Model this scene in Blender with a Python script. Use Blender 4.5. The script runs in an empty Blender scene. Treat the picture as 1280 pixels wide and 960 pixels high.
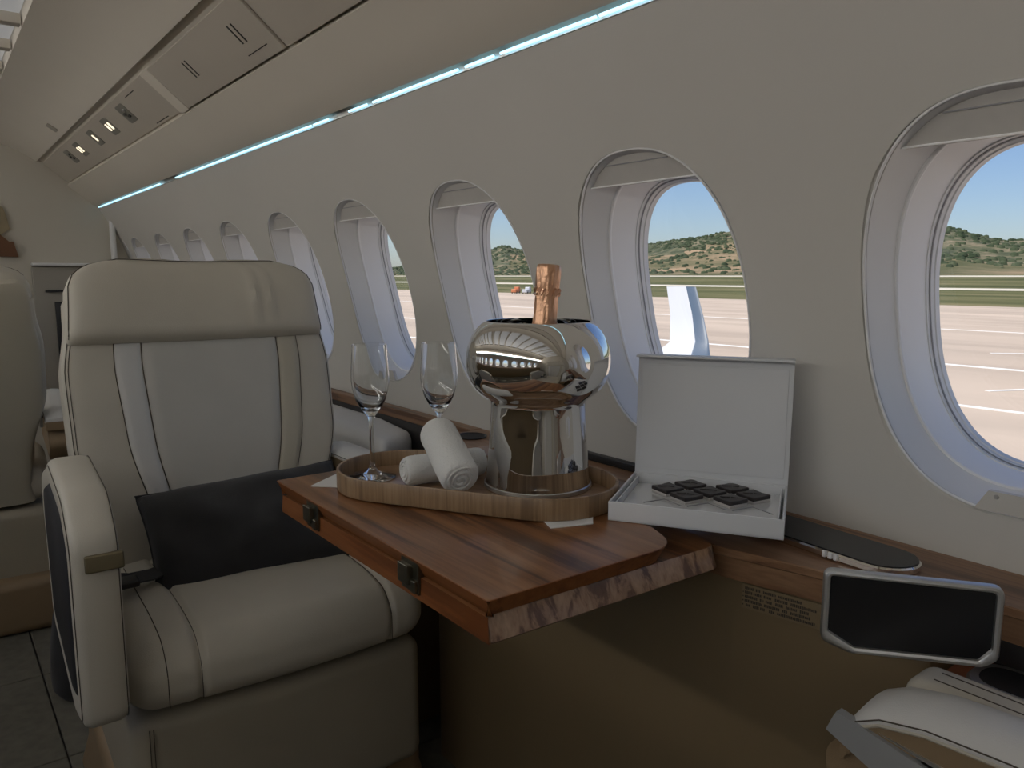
import bpy, bmesh, math, random
from mathutils import Vector, Matrix, noise
random.seed(7)
PI = math.pi
scene = bpy.context.scene
COL = scene.collection

# ------------------------------------------------------------------ camera
FPX = 950.0
YAW = math.radians(37.7)
PITCH = math.atan(135 / 950.0)
cam_d = bpy.data.cameras.new('camera')
cam = bpy.data.objects.new('camera', cam_d)
COL.objects.link(cam)
cam_d.sensor_width = 36.0
cam_d.lens = 36.0 * FPX / 1280.0
cam_d.clip_start = 0.02
cam_d.clip_end = 5000
cam.location = (0, 0, 0)
cam.rotation_euler = (PI / 2 - PITCH, 0, -YAW)
scene.camera = cam

# ------------------------------------------------------------------ world, sun, exposure
scene.view_settings.view_transform = 'Standard'
scene.view_settings.look = 'None'
scene.view_settings.gamma = 1.0
scene.view_settings.exposure = 0.0
scene.view_settings.use_curve_mapping = False
SUN_EL = math.radians(58)
SUN_AZ = math.radians(293)      # compass angle from +Y towards +X: the sun stands on the far side of the aircraft
W = bpy.data.worlds.new('sky')
scene.world = W
W.use_nodes = True
nt = W.node_tree
sky = nt.nodes.new('ShaderNodeTexSky')
sky.sky_type = 'NISHITA'
sky.sun_disc = False
sky.sun_elevation = SUN_EL
sky.sun_rotation = SUN_AZ
sky.air_density = 1.0
sky.dust_density = 0.6
sky.ozone_density = 2.2
bg = nt.nodes['Background']
bg.inputs['Strength'].default_value = 0.112
tint = nt.nodes.new('ShaderNodeMixRGB')
tint.blend_type = 'MULTIPLY'
tint.inputs[0].default_value = 1.0
tint.inputs[2].default_value = (0.92, 0.98, 1.16, 1)
nt.links.new(sky.outputs[0], tint.inputs[1])
nt.links.new(tint.outputs[0], bg.inputs[0])
sd = bpy.data.lights.new('sun', 'SUN')
sd.energy = 5.6
sd.angle = math.radians(0.5)
sd.color = (1.0, 0.94, 0.85)
sun = bpy.data.objects.new('sun', sd)
COL.objects.link(sun)
sdir = Vector((math.sin(SUN_AZ) * math.cos(SUN_EL), math.cos(SUN_AZ) * math.cos(SUN_EL), math.sin(SUN_EL)))
sun.rotation_euler = sdir.to_track_quat('Z', 'Y').to_euler()
CEIL_LIGHT = 0.17                 # emission of the ceiling light diffusers
FILL_LIGHT = 9.4                 # emission of the unseen fill lamp added over the opposite windows
COVE_LIGHT = 2.0                 # emission of the cyan cove strips

# ------------------------------------------------------------------ materials
def nodes(name):
    m = bpy.data.materials.new(name)
    m.use_nodes = True
    t = m.node_tree
    return m, t, t.nodes['Principled BSDF']

def mat(name, col, rough=0.5, metal=0.0, bump=None, var=0.0, vscale=6.0, spec=0.5, coat=0.0, sheen=0.0, vstretch=None):
    m, t, b = nodes(name)
    b.inputs['Base Color'].default_value = (*col, 1)
    b.inputs['Roughness'].default_value = rough
    b.inputs['Metallic'].default_value = metal
    b.inputs['Specular IOR Level'].default_value = spec
    b.inputs['Coat Weight'].default_value = coat
    b.inputs['Sheen Weight'].default_value = sheen
    tc = t.nodes.new('ShaderNodeTexCoord')
    src = tc.outputs['Object']
    if var > 0:
        n = t.nodes.new('ShaderNodeTexNoise')
        n.inputs['Scale'].default_value = vscale
        n.inputs['Detail'].default_value = 5
        if vstretch:
            mp = t.nodes.new('ShaderNodeMapping')
            mp.inputs['Scale'].default_value = vstretch
            t.links.new(src, mp.inputs[0])
            t.links.new(mp.outputs[0], n.inputs['Vector'])
        else:
            t.links.new(src, n.inputs['Vector'])
        r = t.nodes.new('ShaderNodeValToRGB')
        r.color_ramp.elements[0].position = 0.3
        r.color_ramp.elements[1].position = 0.7
        r.color_ramp.elements[0].color = (*[max(0, c * (1 - var)) for c in col], 1)
        r.color_ramp.elements[1].color = (*[min(1, c * (1 + var)) for c in col], 1)
        t.links.new(n.outputs['Fac'], r.inputs[0])
        t.links.new(r.outputs[0], b.inputs['Base Color'])
    if bump:
        kind, sc, st = bump
        if kind == 'vor':
            v = t.nodes.new('ShaderNodeTexVoronoi')
            out = v.outputs['Distance']
        else:
            v = t.nodes.new('ShaderNodeTexNoise')
            v.inputs['Detail'].default_value = 4
            out = v.outputs['Fac']
        v.inputs['Scale'].default_value = sc
        t.links.new(src, v.inputs['Vector'])
        bp = t.nodes.new('ShaderNodeBump')
        bp.inputs['Strength'].default_value = st
        bp.inputs['Distance'].default_value = 0.002
        t.links.new(out, bp.inputs['Height'])
        t.links.new(bp.outputs[0], b.inputs['Normal'])
    return m

def wood(name, c0, c1, c2, axis='Y', scale=1.0, rough=0.3, coat=0.3):
    """grain running along one axis of the object"""
    m, t, b = nodes(name)
    tc = t.nodes.new('ShaderNodeTexCoord')
    mp = t.nodes.new('ShaderNodeMapping')
    s = {'X': (1.2, 26, 26), 'Y': (26, 1.2, 26), 'Z': (26, 26, 1.2)}[axis]
    mp.inputs['Scale'].default_value = [v * scale for v in s]
    t.links.new(tc.outputs['Object'], mp.inputs[0])
    n1 = t.nodes.new('ShaderNodeTexNoise')
    n1.inputs['Scale'].default_value = 1.0
    n1.inputs['Detail'].default_value = 6
    n1.inputs['Roughness'].default_value = 0.62
    n1.inputs['Distortion'].default_value = 0.5
    t.links.new(mp.outputs[0], n1.inputs['Vector'])
    r = t.nodes.new('ShaderNodeValToRGB')
    e = r.color_ramp.elements
    e[0].position = 0.41; e[0].color = (*c0, 1)
    e[1].position = 0.61; e[1].color = (*c2, 1)
    k = r.color_ramp.elements.new(0.47); k.color = (*c1, 1)
    t.links.new(n1.outputs['Fac'], r.inputs[0])
    n2 = t.nodes.new('ShaderNodeTexNoise')
    n2.inputs['Scale'].default_value = 6.0
    n2.inputs['Detail'].default_value = 3
    t.links.new(mp.outputs[0], n2.inputs['Vector'])
    mx = t.nodes.new('ShaderNodeMixRGB')
    mx.blend_type = 'MULTIPLY'
    mx.inputs[0].default_value = 0.35
    r2 = t.nodes.new('ShaderNodeValToRGB')
    r2.color_ramp.elements[0].position = 0.35
    r2.color_ramp.elements[0].color = (0.45, 0.4, 0.36, 1)
    r2.color_ramp.elements[1].position = 0.6
    t.links.new(n2.outputs['Fac'], r2.inputs[0])
    t.links.new(r.outputs[0], mx.inputs[1])
    t.links.new(r2.outputs[0], mx.inputs[2])
    t.links.new(mx.outputs[0], b.inputs['Base Color'])
    b.inputs['Roughness'].default_value = rough
    b.inputs['Coat Weight'].default_value = coat
    b.inputs['Coat Roughness'].default_value = 0.12
    bp = t.nodes.new('ShaderNodeBump')
    bp.inputs['Strength'].default_value = 0.06
    bp.inputs['Distance'].default_value = 0.001
    t.links.new(n2.outputs['Fac'], bp.inputs['Height'])
    t.links.new(bp.outputs[0], b.inputs['Normal'])
    return m

def emit(name, col, s):
    m, t, b = nodes(name)
    b.inputs['Base Color'].default_value = (0.6, 0.6, 0.6, 1)
    b.inputs['Emission Color'].default_value = (*col, 1)
    b.inputs['Emission Strength'].default_value = s
    return m

def pane_mat():
    m = bpy.data.materials.new('acrylic_pane')
    m.use_nodes = True
    t = m.node_tree
    t.nodes.clear()
    o = t.nodes.new('ShaderNodeOutputMaterial')
    tr = t.nodes.new('ShaderNodeBsdfTransparent')
    tr.inputs[0].default_value = (0.97, 0.98, 0.985, 1)
    gl = t.nodes.new('ShaderNodeBsdfGlossy')
    gl.inputs['Roughness'].default_value = 0.02
    mx = t.nodes.new('ShaderNodeMixShader')
    mx.inputs[0].default_value = 0.035
    t.links.new(tr.outputs[0], mx.inputs[1])
    t.links.new(gl.outputs[0], mx.inputs[2])
    t.links.new(mx.outputs[0], o.inputs[0])
    return m

def glass_mat():
    m, t, b = nodes('crystal_glass')
    b.inputs['Base Color'].default_value = (0.98, 0.99, 0.99, 1)
    b.inputs['Roughness'].default_value = 0.0
    b.inputs['IOR'].default_value = 1.5
    b.inputs['Transmission Weight'].default_value = 1.0
    return m

WALL = mat('warm_white_sidewall', (0.67, 0.648, 0.605), 0.55, bump=('noise', 60, 0.03), var=0.02, vscale=3)
CEIL = mat('warm_white_ceiling', (0.72, 0.665, 0.575), 0.6, bump=('noise', 60, 0.03), var=0.02, vscale=3)
PSU = mat('taupe_service_panel', (0.52, 0.47, 0.40), 0.5, var=0.02)
REVEAL = mat('window_reveal_white', (0.80, 0.80, 0.79), 0.4, var=0.02, vscale=4)
REVEAL2 = mat('window_inner_reveal_white', (0.93, 0.93, 0.93), 0.35, var=0.02, vscale=4)
SEAL = mat('grey_window_seal', (0.30, 0.30, 0.31), 0.4)
SHADE = mat('window_shade_cloth', (0.56, 0.54, 0.51), 0.7, bump=('noise', 500, 0.15), var=0.03, vscale=40)
PANE = pane_mat()
GLASS = glass_mat()
LEATHER = mat('cream_leather', (0.56, 0.52, 0.44), 0.42, bump=('vor', 700, 0.12), var=0.035, vscale=9)
LEATHER_L = mat('pale_grey_leather', (0.66, 0.65, 0.63), 0.38, bump=('vor', 700, 0.12), var=0.03, vscale=9)
LEATHER_B = mat('beige_leather', (0.50, 0.46, 0.37), 0.42, bump=('vor', 700, 0.12), var=0.03, vscale=9)
LEATHER_G = mat('grey_cream_leather', (0.54, 0.525, 0.485), 0.40, bump=('vor', 700, 0.12), var=0.03, vscale=9)
LEATHER_SHADED = mat('shaded_beige_leather', (0.36, 0.32, 0.245), 0.45, bump=('vor', 700, 0.12), var=0.03, vscale=9)  # beige leather with the shade low on the seat put into its colour
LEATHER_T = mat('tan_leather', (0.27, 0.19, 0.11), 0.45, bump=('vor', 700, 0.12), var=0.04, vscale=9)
RED_LEATHER = mat('russet_leather', (0.40, 0.15, 0.08), 0.45, bump=('vor', 700, 0.12), var=0.05, vscale=9)
STITCH = mat('dark_brown_stitch', (0.075, 0.06, 0.045), 0.7)
BLACK_CLOTH = mat('black_cloth', (0.026, 0.026, 0.028), 0.8, bump=('noise', 260, 0.25), var=0.15, vscale=20, sheen=0.1)
BLACK_MESH = mat('dark_navy_leather', (0.014, 0.014, 0.018), 0.6, bump=('vor', 500, 0.2))
BLACK_PL = mat('black_plastic', (0.018, 0.018, 0.02), 0.35)
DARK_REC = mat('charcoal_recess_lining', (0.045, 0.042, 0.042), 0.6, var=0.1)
SCREEN = mat('black_glass_screen', (0.014, 0.014, 0.015), 0.22, spec=0.35)
TEAK = wood('teak_veneer', (0.095, 0.034, 0.012), (0.235, 0.098, 0.036), (0.34, 0.155, 0.062), 'Y', 1.0, 0.30, 0.18)
TEAK_EDGE = wood('teak_edge', (0.16, 0.048, 0.011), (0.255, 0.085, 0.022), (0.30, 0.110, 0.034), 'Y', 0.8, 0.42, 0.1)
TEAK_END = wood('teak_end', (0.16, 0.085, 0.045), (0.34, 0.20, 0.115), (0.44, 0.285, 0.175), 'Z', 1.6, 0.35, 0.2)
WALNUT = wood('walnut_ledge', (0.13, 0.062, 0.03), (0.25, 0.13, 0.066), (0.33, 0.19, 0.105), 'Y', 1.0, 0.42, 0.08)
BAMBOO = wood('bamboo_wood', (0.22, 0.135, 0.068), (0.30, 0.19, 0.10), (0.36, 0.235, 0.13), 'Z', 1.6, 0.42, 0.1)
BAMBOO_F = wood('bamboo_floor', (0.24, 0.135, 0.068), (0.31, 0.185, 0.10), (0.36, 0.23, 0.13), 'Y', 1.0, 0.35, 0.2)
BROWN_PANEL = mat('caramel_side_panel', (0.23, 0.165, 0.088), 0.5, bump=('noise', 120, 0.05), var=0.03)
CHROME = mat('polished_steel', (0.80, 0.79, 0.77), 0.035, 1.0)
SATIN = mat('satin_aluminium', (0.66, 0.66, 0.65), 0.40, 1.0)
TRIM = mat('silver_trim', (0.42, 0.43, 0.44), 0.42, 0.35)
BRASS = mat('antique_bronze_hinge', (0.20, 0.19, 0.15), 0.35, 1.0)
BADGE = mat('bronze_badge', (0.25, 0.21, 0.13), 0.4, 0.7)
FOIL = mat('copper_foil', (0.80, 0.47, 0.30), 0.30, 1.0, bump=('noise', 180, 0.6))
BOTTLE = mat('dark_green_bottle', (0.01, 0.03, 0.015), 0.05, coat=0.5)
TERRY = mat('white_terry', (0.80, 0.80, 0.78), 0.95, bump=('noise', 420, 1.0), sheen=0.4)
PAPER = mat('white_paper', (0.78, 0.77, 0.75), 0.7, bump=('noise', 200, 0.08))
BOXW = mat('white_card', (0.72, 0.73, 0.75), 0.5, var=0.01)
LINER = mat('white_glossy_insert', (0.66, 0.66, 0.66), 0.06, spec=0.8, coat=0.6)
CHOC = mat('dark_chocolate', (0.028, 0.022, 0.021), 0.4, bump=('noise', 150, 0.2), var=0.2, vscale=60)
CHOCB = mat('pale_biscuit', (0.55, 0.52, 0.50), 0.6)
CARPET = mat('grey_green_carpet', (0.15, 0.14, 0.11), 0.95, bump=('noise', 700, 0.8), var=0.14, vscale=40)
SLOT = mat('dark_slot', (0.02, 0.018, 0.015), 0.7)
GREY = mat('grey_tile', (0.36, 0.33, 0.28), 0.6)
BULK = mat('taupe_bulkhead', (0.60, 0.56, 0.48), 0.55, var=0.02, vscale=2)
DARK_WOOD = mat('dark_brown_panel', (0.16, 0.07, 0.03), 0.5, var=0.1)
TAN_ART = mat('olive_tan_panel', (0.32, 0.26, 0.16), 0.6, var=0.12, vscale=14)
LIGHT = emit('ceiling_diffuser', (0.95, 0.97, 1.0), CEIL_LIGHT)
CYAN = emit('cyan_led', (0.40, 0.78, 1.0), COVE_LIGHT)
WARM = emit('warm_led', (1.0, 0.86, 0.62), 1.3)
TEXTM = mat('placard_ink', (0.05, 0.04, 0.03), 0.6)
PLAC = mat('placard_tan', (0.25, 0.185, 0.105), 0.5)

# ------------------------------------------------------------------ mesh helpers
def put(name, me, m=None, parent=None, sharp=40):
    if m is not None and not me.materials:
        for x in (m if isinstance(m, (list, tuple)) else [m]):
            me.materials.append(x)
    o = bpy.data.objects.new(name, me)
    COL.objects.link(o)
    if parent is not None:
        o.parent = parent
    if me.polygons and sharp is not None:
        me.polygons.foreach_set('use_smooth', [True] * len(me.polygons))
        me.set_sharp_from_angle(angle=math.radians(sharp))
    return o

def raw(name, verts, faces, m, parent=None, sharp=40, fix=True):
    me = bpy.data.meshes.new(name)
    me.from_pydata([tuple(v) for v in verts], [], faces)
    if fix:
        b = bmesh.new(); b.from_mesh(me)
        bmesh.ops.remove_doubles(b, verts=b.verts, dist=1e-6)
        bmesh.ops.recalc_face_normals(b, faces=b.faces)
        b.to_mesh(me); b.free()
    me.update()
    return put(name, me, m, parent, sharp)

class G:
    """collects pieces of one part"""
    def __init__(s): s.v = []; s.f = []
    def add(s, v, f):
        n = len(s.v); s.v += [tuple(p) for p in v]; s.f += [tuple(i + n for i in q) for q in f]; return s
    def make(s, name, m, parent=None, sharp=40): return raw(name, s.v, s.f, m, parent, sharp)

def loft(loops, cap0=True, cap1=True, closed=True):
    n = len(loops[0]); v = [p for l in loops for p in l]; f = []
    for i in range(len(loops) - 1):
        for j in range(n if closed else n - 1):
            a = i * n + j; b = i * n + (j + 1) % n
            f.append((a, b, b + n, a + n))
    if cap0: f.append(tuple(range(n))[::-1])
    if cap1: f.append(tuple(range((len(loops) - 1) * n, len(loops) * n)))
    return v, f

def lathe(prof, seg=48, c=(0, 0, 0)):
    loops = [[(c[0] + r * math.cos(2 * PI * k / seg), c[1] + r * math.sin(2 * PI * k / seg), c[2] + z) for k in range(seg)] for r, z in prof]
    return loft(loops, prof[0][0] > 1e-5, prof[-1][0] > 1e-5)

def tube(path, r, seg=8, closed=False):
    P = [Vector(p) for p in path]; n = len(P); loops = []
    for i, p in enumerate(P):
        if closed: d = P[(i + 1) % n] - P[i - 1]
        else: d = P[min(i + 1, n - 1)] - P[max(i - 1, 0)]
        d.normalize()
        a = d.cross(Vector((0, 0, 1)))
        if a.length < 0.15: a = d.cross(Vector((1, 0, 0)))
        a.normalize(); b = d.cross(a)
        loops.append([tuple(p + (a * math.cos(2 * PI * k / seg) + b * math.sin(2 * PI * k / seg)) * r) for k in range(seg)])
    if closed: loops.append(loops[0])
    return loft(loops, not closed, not closed)

def prism(poly, z0, z1, inset=0.0, ch=0.0):
    """extrude an xy polygon; ch chamfers the upper and lower edge"""
    c = Vector((sum(p[0] for p in poly) / len(poly), sum(p[1] for p in poly) / len(poly)))
    def sh(d):
        out = []
        n = len(poly)
        for i in range(n):
            a = Vector(poly[i - 1][:2]); b = Vector(poly[i][:2]); e = Vector(poly[(i + 1) % n][:2])
            d1 = (b - a).normalized(); d2 = (e - b).normalized()
            n1 = Vector((-d1.y, d1.x)); n2 = Vector((-d2.y, d2.x))
            q = (n1 + n2)
            q = q.normalized() / max(0.4, math.sqrt(max(0.05, (1 + n1.dot(n2)) / 2))) if q.length > 1e-4 else n1
            if area < 0: q = -q
            out.append((b.x + q.x * d, b.y + q.y * d))
        return out
    area = sum(poly[i - 1][0] * poly[i][1] - poly[i][0] * poly[i - 1][1] for i in range(len(poly)))
    if ch > 0:
        lv = [(z0, ch), (z0 + ch, 0), (z1 - ch, 0), (z1, ch)]
    else:
        lv = [(z0, inset), (z1, 0)]
    return loft([[(x, y, z) for x, y in (sh(d) if d else [p[:2] for p in poly])] for z, d in lv])

def xf(vf, M):
    return [tuple(M @ Vector(p)) for p in vf[0]], vf[1]

def rbox(c, h, r, n=6, fn=None, k=4):
    """rounded box, centre c, half sizes h, radius r; fn deforms each point"""
    r = min(r, min(h) * 0.999)
    def axis(a, n):
        i = a - r
        out = [-i - r * math.tan(PI / 4 * (1 - j / k)) for j in range(k)]
        out += [-i + 2 * i * j / n for j in range(n + 1)]
        out += [i + r * math.tan(PI / 4 * (j + 1) / k) for j in range(k)]
        return out
    nn_ = n if isinstance(n, (tuple, list)) else (n, n, n)
    A = [axis(a, q) for a, q in zip(h, nn_)]
    g = G()
    for d in range(3):
        u, w = (d + 1) % 3, (d + 2) % 3
        for s in (-1, 1):
            vs = []; fs = []; nu, nw = len(A[u]), len(A[w])
            for i in A[u]:
                for j in A[w]:
                    p = [0, 0, 0]; p[d] = s * h[d]; p[u] = i; p[w] = j
                    q = [max(-(h[t] - r), min(h[t] - r, p[t])) for t in range(3)]
                    e = Vector((p[0] - q[0], p[1] - q[1], p[2] - q[2]))
                    e = e.normalized() * r if e.length > 1e-9 else e
                    pt = (q[0] + e.x, q[1] + e.y, q[2] + e.z)
                    if fn: pt = fn(*pt)
                    vs.append((pt[0] + c[0], pt[1] + c[1], pt[2] + c[2]))
            for i in range(nu - 1):
                for j in range(nw - 1):
                    a = i * nw + j
                    fs.append((a, a + nw, a + nw + 1, a + 1))
            g.add(vs, fs)
    return g.v, g.f

def box(c, h): return rbox(c, h, min(h) * 0.15, 1, None, 1)

def rounded(pts, r, seg=6):
    """round the corners of an xy polygon; r is one radius or one for each corner"""
    out = []; n = len(pts)
    for i in range(n):
        rr = r[i] if isinstance(r, (list, tuple)) else r
        a, b, c = Vector(pts[i - 1]), Vector(pts[i]), Vector(pts[(i + 1) % n])
        d1 = (a - b); d2 = (c - b); l = min(d1.length, d2.length) * 0.49
        d1.normalize(); d2.normalize()
        ang = math.acos(max(-1, min(1, d1.dot(d2))))
        t = min(l, rr / math.tan(ang / 2)) if rr > 0 else 0
        if t <= 1e-6: out.append(tuple(b)); continue
        p0 = b + d1 * t; p1 = b + d2 * t
        for k in range(seg + 1):
            s = k / seg
            out.append(tuple((1 - s) ** 2 * p0 + 2 * s * (1 - s) * b + s * s * p1))
    return out

def superel(cy, cz, a, b, n=2.6, N=72, ph=0.0):
    out = []
    for k in range(N):
        t = 2 * PI * k / N + ph
        c, s = math.cos(t), math.sin(t)
        out.append((cy + a * math.copysign(abs(c) ** (2 / n), c), cz + b * math.copysign(abs(s) ** (2 / n), s)))
    return out

def thing(name, label, cat, loc=(0, 0, 0), rotz=0.0, group=None, scale=None):
    o = bpy.data.objects.new(name, None)
    COL.objects.link(o)
    o.empty_display_size = 0.05
    o.location = loc; o.rotation_euler = (0, 0, rotz)
    if scale: o.scale = scale
    return tag(o, label, cat, group)

def tag(o, label, cat, group=None):
    o['label'] = label; o['category'] = cat
    if group: o['group'] = group
    return o

def struct(o, label=None):
    o['kind'] = 'structure'
    if label: o['label'] = label
    return o

def dup(root, loc=None, rotz=None, **kw):
    def cp(o, par):
        c = o.copy(); COL.objects.link(c); c.parent = par
        for ch in o.children: cp(ch, c)
        return c
    kids = list(root.children)
    r = root.copy(); COL.objects.link(r)
    for ch in kids: cp(ch, r)
    if loc is not None: r.location = loc
    if rotz is not None: r.rotation_euler = (0, 0, rotz)
    for k, v in kw.items(): r[k] = v
    return r

FLOOR = -1.08
XC = -0.15                      # middle plane of the cabin
Y0, Y1 = -1.65, 4.85            # aft and forward end of the cabin
WYS = [-1.22, -0.70, -0.18, 0.3476, 0.892, 1.407, 1.922, 2.437, 2.952, 3.467, 3.982, 4.497]   # window middles
def mir(x): return 2 * XC - x

# ------------------------------------------------------------------ sidewalls with their window openings
def xw(z):
    """how far out the sidewall stands at height z"""
    if z < -0.33:
        return 1.0445 - 0.03 * (-0.33 - z) / 0.75
    return 1 - 0.2896 * z - 0.4686 * z * z

RIM_A, RIM_B, RIM_Z, RIM_N = 0.1785, 0.2475, -0.0455, 2.37
ZB, ZT = -0.42, 0.240

def wall_bay(yc, ya, yb):
    """one bay of sidewall around one window hole, with a rolled lip"""
    N = 96
    zc = RIM_Z
    inner = superel(0, 0, RIM_A, RIM_B, RIM_N, N)
    outer = []
    for (a, b) in inner:
        s = 1e9
        if a > 1e-9: s = min(s, (yb - yc) / a)
        if a < -1e-9: s = min(s, (ya - yc) / a)
        if b > 1e-9: s = min(s, (ZT - zc) / b)
        if b < -1e-9: s = min(s, (ZB - zc) / b)
        outer.append([a * s, b * s])
    for cy, cz in ((yb - yc, ZT - zc), (ya - yc, ZT - zc), (yb - yc, ZB - zc), (ya - yc, ZB - zc)):
        i = min(range(N), key=lambda k: (outer[k][0] - cy) ** 2 + (outer[k][1] - cz) ** 2)
        outer[i] = [cy, cz]
    loops = []
    for s in (1.0, 0.75, 0.5, 0.25, 0.1, 0.04):
        loops.append([(xw(zc + b + (B - b) * s), yc + a + (A - a) * s, zc + b + (B - b) * s) for (a, b), (A, B) in zip(inner, outer)])
    for dx, k in ((0.0008, 0.0085), (0.003, 0.0035), (0.007, 0.0006), (0.012, -0.0006)):
        loops.append([(xw(zc + b) + dx, yc + a * (1 + k / RIM_A), zc + b * (1 + k / RIM_B)) for a, b in inner])
    return loft(loops, False, False)

def wall(name, mirror):
    g = G()
    ed = [WYS[0] - .262] + [(a + b) / 2 for a, b in zip(WYS, WYS[1:])] + [WYS[-1] + .262]
    for k, yc in enumerate(WYS):
        g.add(*wall_bay(yc, ed[k], ed[k + 1]))
    ya, yb = ed[0], ed[-1]
    zt = [0.240, 0.265, 0.29, 0.315, 0.34, 0.36, 0.372]
    zl = [-0.42, -0.55, -0.8, FLOOR]
    g.add(*loft([[(xw(z), y, z) for y in (ya, yb)] for z in zt], False, False, False))
    g.add(*loft([[(xw(z), y, z) for y in (ya, yb)] for z in zl], False, False, False))
    for a, b in ((Y0 - 0.02, ya), (yb, Y1 + 0.02)):
        if b > a + 0.001:
            zz = zl[::-1] + [-0.3, -0.2, -0.1, 0, 0.1, 0.2] + zt
            g.add(*loft([[(xw(z), y, z) for y in (a, b)] for z in zz], False, False, False))
    if mirror: g.v = [(mir(x), y, z) for x, y, z in g.v]
    return struct(g.make(name, WALL, sharp=50))

wall('wall_right', False)
wall('wall_left', True)

def ring_loops(spec, N=96):
    return [[(xw(z) + dx, y, z) for y, z in superel(0, RIM_Z + dz, a, b, RIM_N, N)] for dx, a, b, dz in spec]

def window_parts(root):
    raw('outer_reveal', *loft(ring_loops([(0.006, .1780, .2470, 0), (0.035, .1735, .2395, 0), (0.060, .1655, .2290, 0)]), False, False), REVEAL, root)
    raw('rim_highlight', *tube([(xw(z) + .0022, y, z) for y, z in superel(0, RIM_Z, RIM_A + .0006, RIM_B + .0006, RIM_N, 120)], .0020, 8, True), REVEAL2, root)  # white ring stands in for the light caught on the window lip
    raw('reveal_edge', *loft(ring_loops([(0.058, .1665, .2300, 0), (0.0582, .1635, .2272, 0), (0.0605, .1620, .2257, 0), (0.064, .1625, .2262, 0)]), False, False), REVEAL2, root)
    raw('inner_reveal', *loft(ring_loops([(0.063, .1628, .2265, 0), (0.09, .157, .2215, 0), (0.116, .1505, .2165, -.001)]), False, False), REVEAL2, root)
    s = raw('seal_ring', *loft(ring_loops([(0.115, .1520, .2180, -.001), (0.1155, .1490, .2148, -.001), (0.122, .1480, .2138, -.001), (0.123, .1462, .2120, -.001),
                                     (0.130, .1455, .2113, -.001), (0.131, .1438, .2096, -.001), (0.142, .1432, .209, -.001)]), False, False), REVEAL, root)
    raw('gasket', *loft(ring_loops([(0.1212, .1483, .2141, -.001), (0.1205, .1472, .2130, -.001), (0.1232, .1465, .2123, -.001)]), False, False), SEAL, s)
    lo = ring_loops([(0.136, .1450, .211, -.001)])[0]
    raw('pane', *loft([lo, [(x + 0.006, y, z) for x, y, z in lo]]), PANE, root)
    # pleat-free roller shade pulled a little way down
    out = superel(0, RIM_Z, .1755, .2435, RIM_N, 240)
    zs = 0.153
    def cut(z0, z1, x0, x1):
        top = [(y, z) for y, z in out if z > z0]
        top.sort(key=lambda p: p[0])
        pts = [(top[0][0], z0)] + top + [(top[-1][0], z0)]
        pts = [(y, min(z, z1)) for y, z in pts]
        return loft([[(xw(z) + x0, y, z) for y, z in pts], [(xw(z) + x1, y, z) for y, z in pts]])
    sh = raw('shade', *cut(zs, 9, .016, .022), SHADE, root)
    yh = [(y, z) for y, z in out if abs(z - zs) < 0.006]
    wy = max(abs(y) for y, z in yh) if yh else 0.15
    raw('hem_bar', *box((xw(zs) + .0155, 0, zs + 0.001), (0.0022, wy - 0.001, 0.0011)), REVEAL2, sh)
    yh2 = max(abs(y) for y, z in out if z > 0.184)
    raw('fold_line', *box((xw(.1855) + .0158, 0, 0.1855), (0.0012, yh2 - 0.006, 0.0009)), SEAL, sh)
    # latch tab on the lower rim
    zt_ = RIM_Z - RIM_B
    tb = [(-0.035, 0.0), (0.035, 0.0), (0.02, 0.026), (-0.02, 0.026)]
    tab = raw('shade_latch', *loft([[(xw(zt_) - .003, y, zt_ + z) for y, z in tb], [(xw(zt_) + .006, y, zt_ + z) for y, z in tb]]), WALL, root)
    kn = [[(xw(zt_) - .0045 + dx, 0.0105 + r * math.cos(2 * PI * k / 12), zt_ + 0.0195 + r * math.sin(2 * PI * k / 12)) for k in range(12)] for dx, r in ((0, .0025), (0.002, .0035))]
    raw('latch_knob', *loft(kn), SATIN, tab)

win = struct(thing('window_1', 'oval cabin window', 'window'))
del win['category']
window_parts(win)
n = 1
for k, yc in enumerate(WYS):
    for side in (1, -1):
        if k == 0 and side == 1:
            w = win
        else:
            w = dup(win)
            n += 1
            w.name = 'window_%d' % n
        w.location = (0 if side == 1 else 2 * XC, yc, 0)
        w.scale = (side, 1, 1)
        # daylight portal in the opening
        ld = bpy.data.lights.new('portal', 'AREA')
        ld.shape = 'RECTANGLE'; ld.size = 0.44; ld.size_y = 0.30
        ld.cycles.is_portal = True
        lo = bpy.data.objects.new('portal', ld); COL.objects.link(lo)
        x = 1.16 if side == 1 else mir(1.16)
        lo.matrix_world = Matrix.Translation((x, yc, RIM_Z)) @ Matrix.Rotation((PI / 2 + .29) if side == 1 else -PI / 2 - .29, 4, 'Y')

# ------------------------------------------------------------------ floor, ceiling, bulkheads
fl = struct(raw('floor', *box((XC, (Y0 + Y1) / 2, FLOOR - 0.03), (1.25, (Y1 - Y0) / 2 + 0.05, 0.02)), DARK_REC))
tile_me = None
for i in range(-2, 3):
    for j in range(-4, 12):
        if tile_me is None:
            t = raw('carpet_tile', *rbox((0, 0, 0), (0.2235, 0.2235, 0.006), 0.004, 1, None, 2), CARPET, fl)
            tile_me = t.data
        else:
            t = bpy.data.objects.new('carpet_tile', tile_me); COL.objects.link(t); t.parent = fl
        t.location = (XC + 0.10 + i * 0.45, 0.30 + j * 0.45, FLOOR - 0.006)

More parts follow.
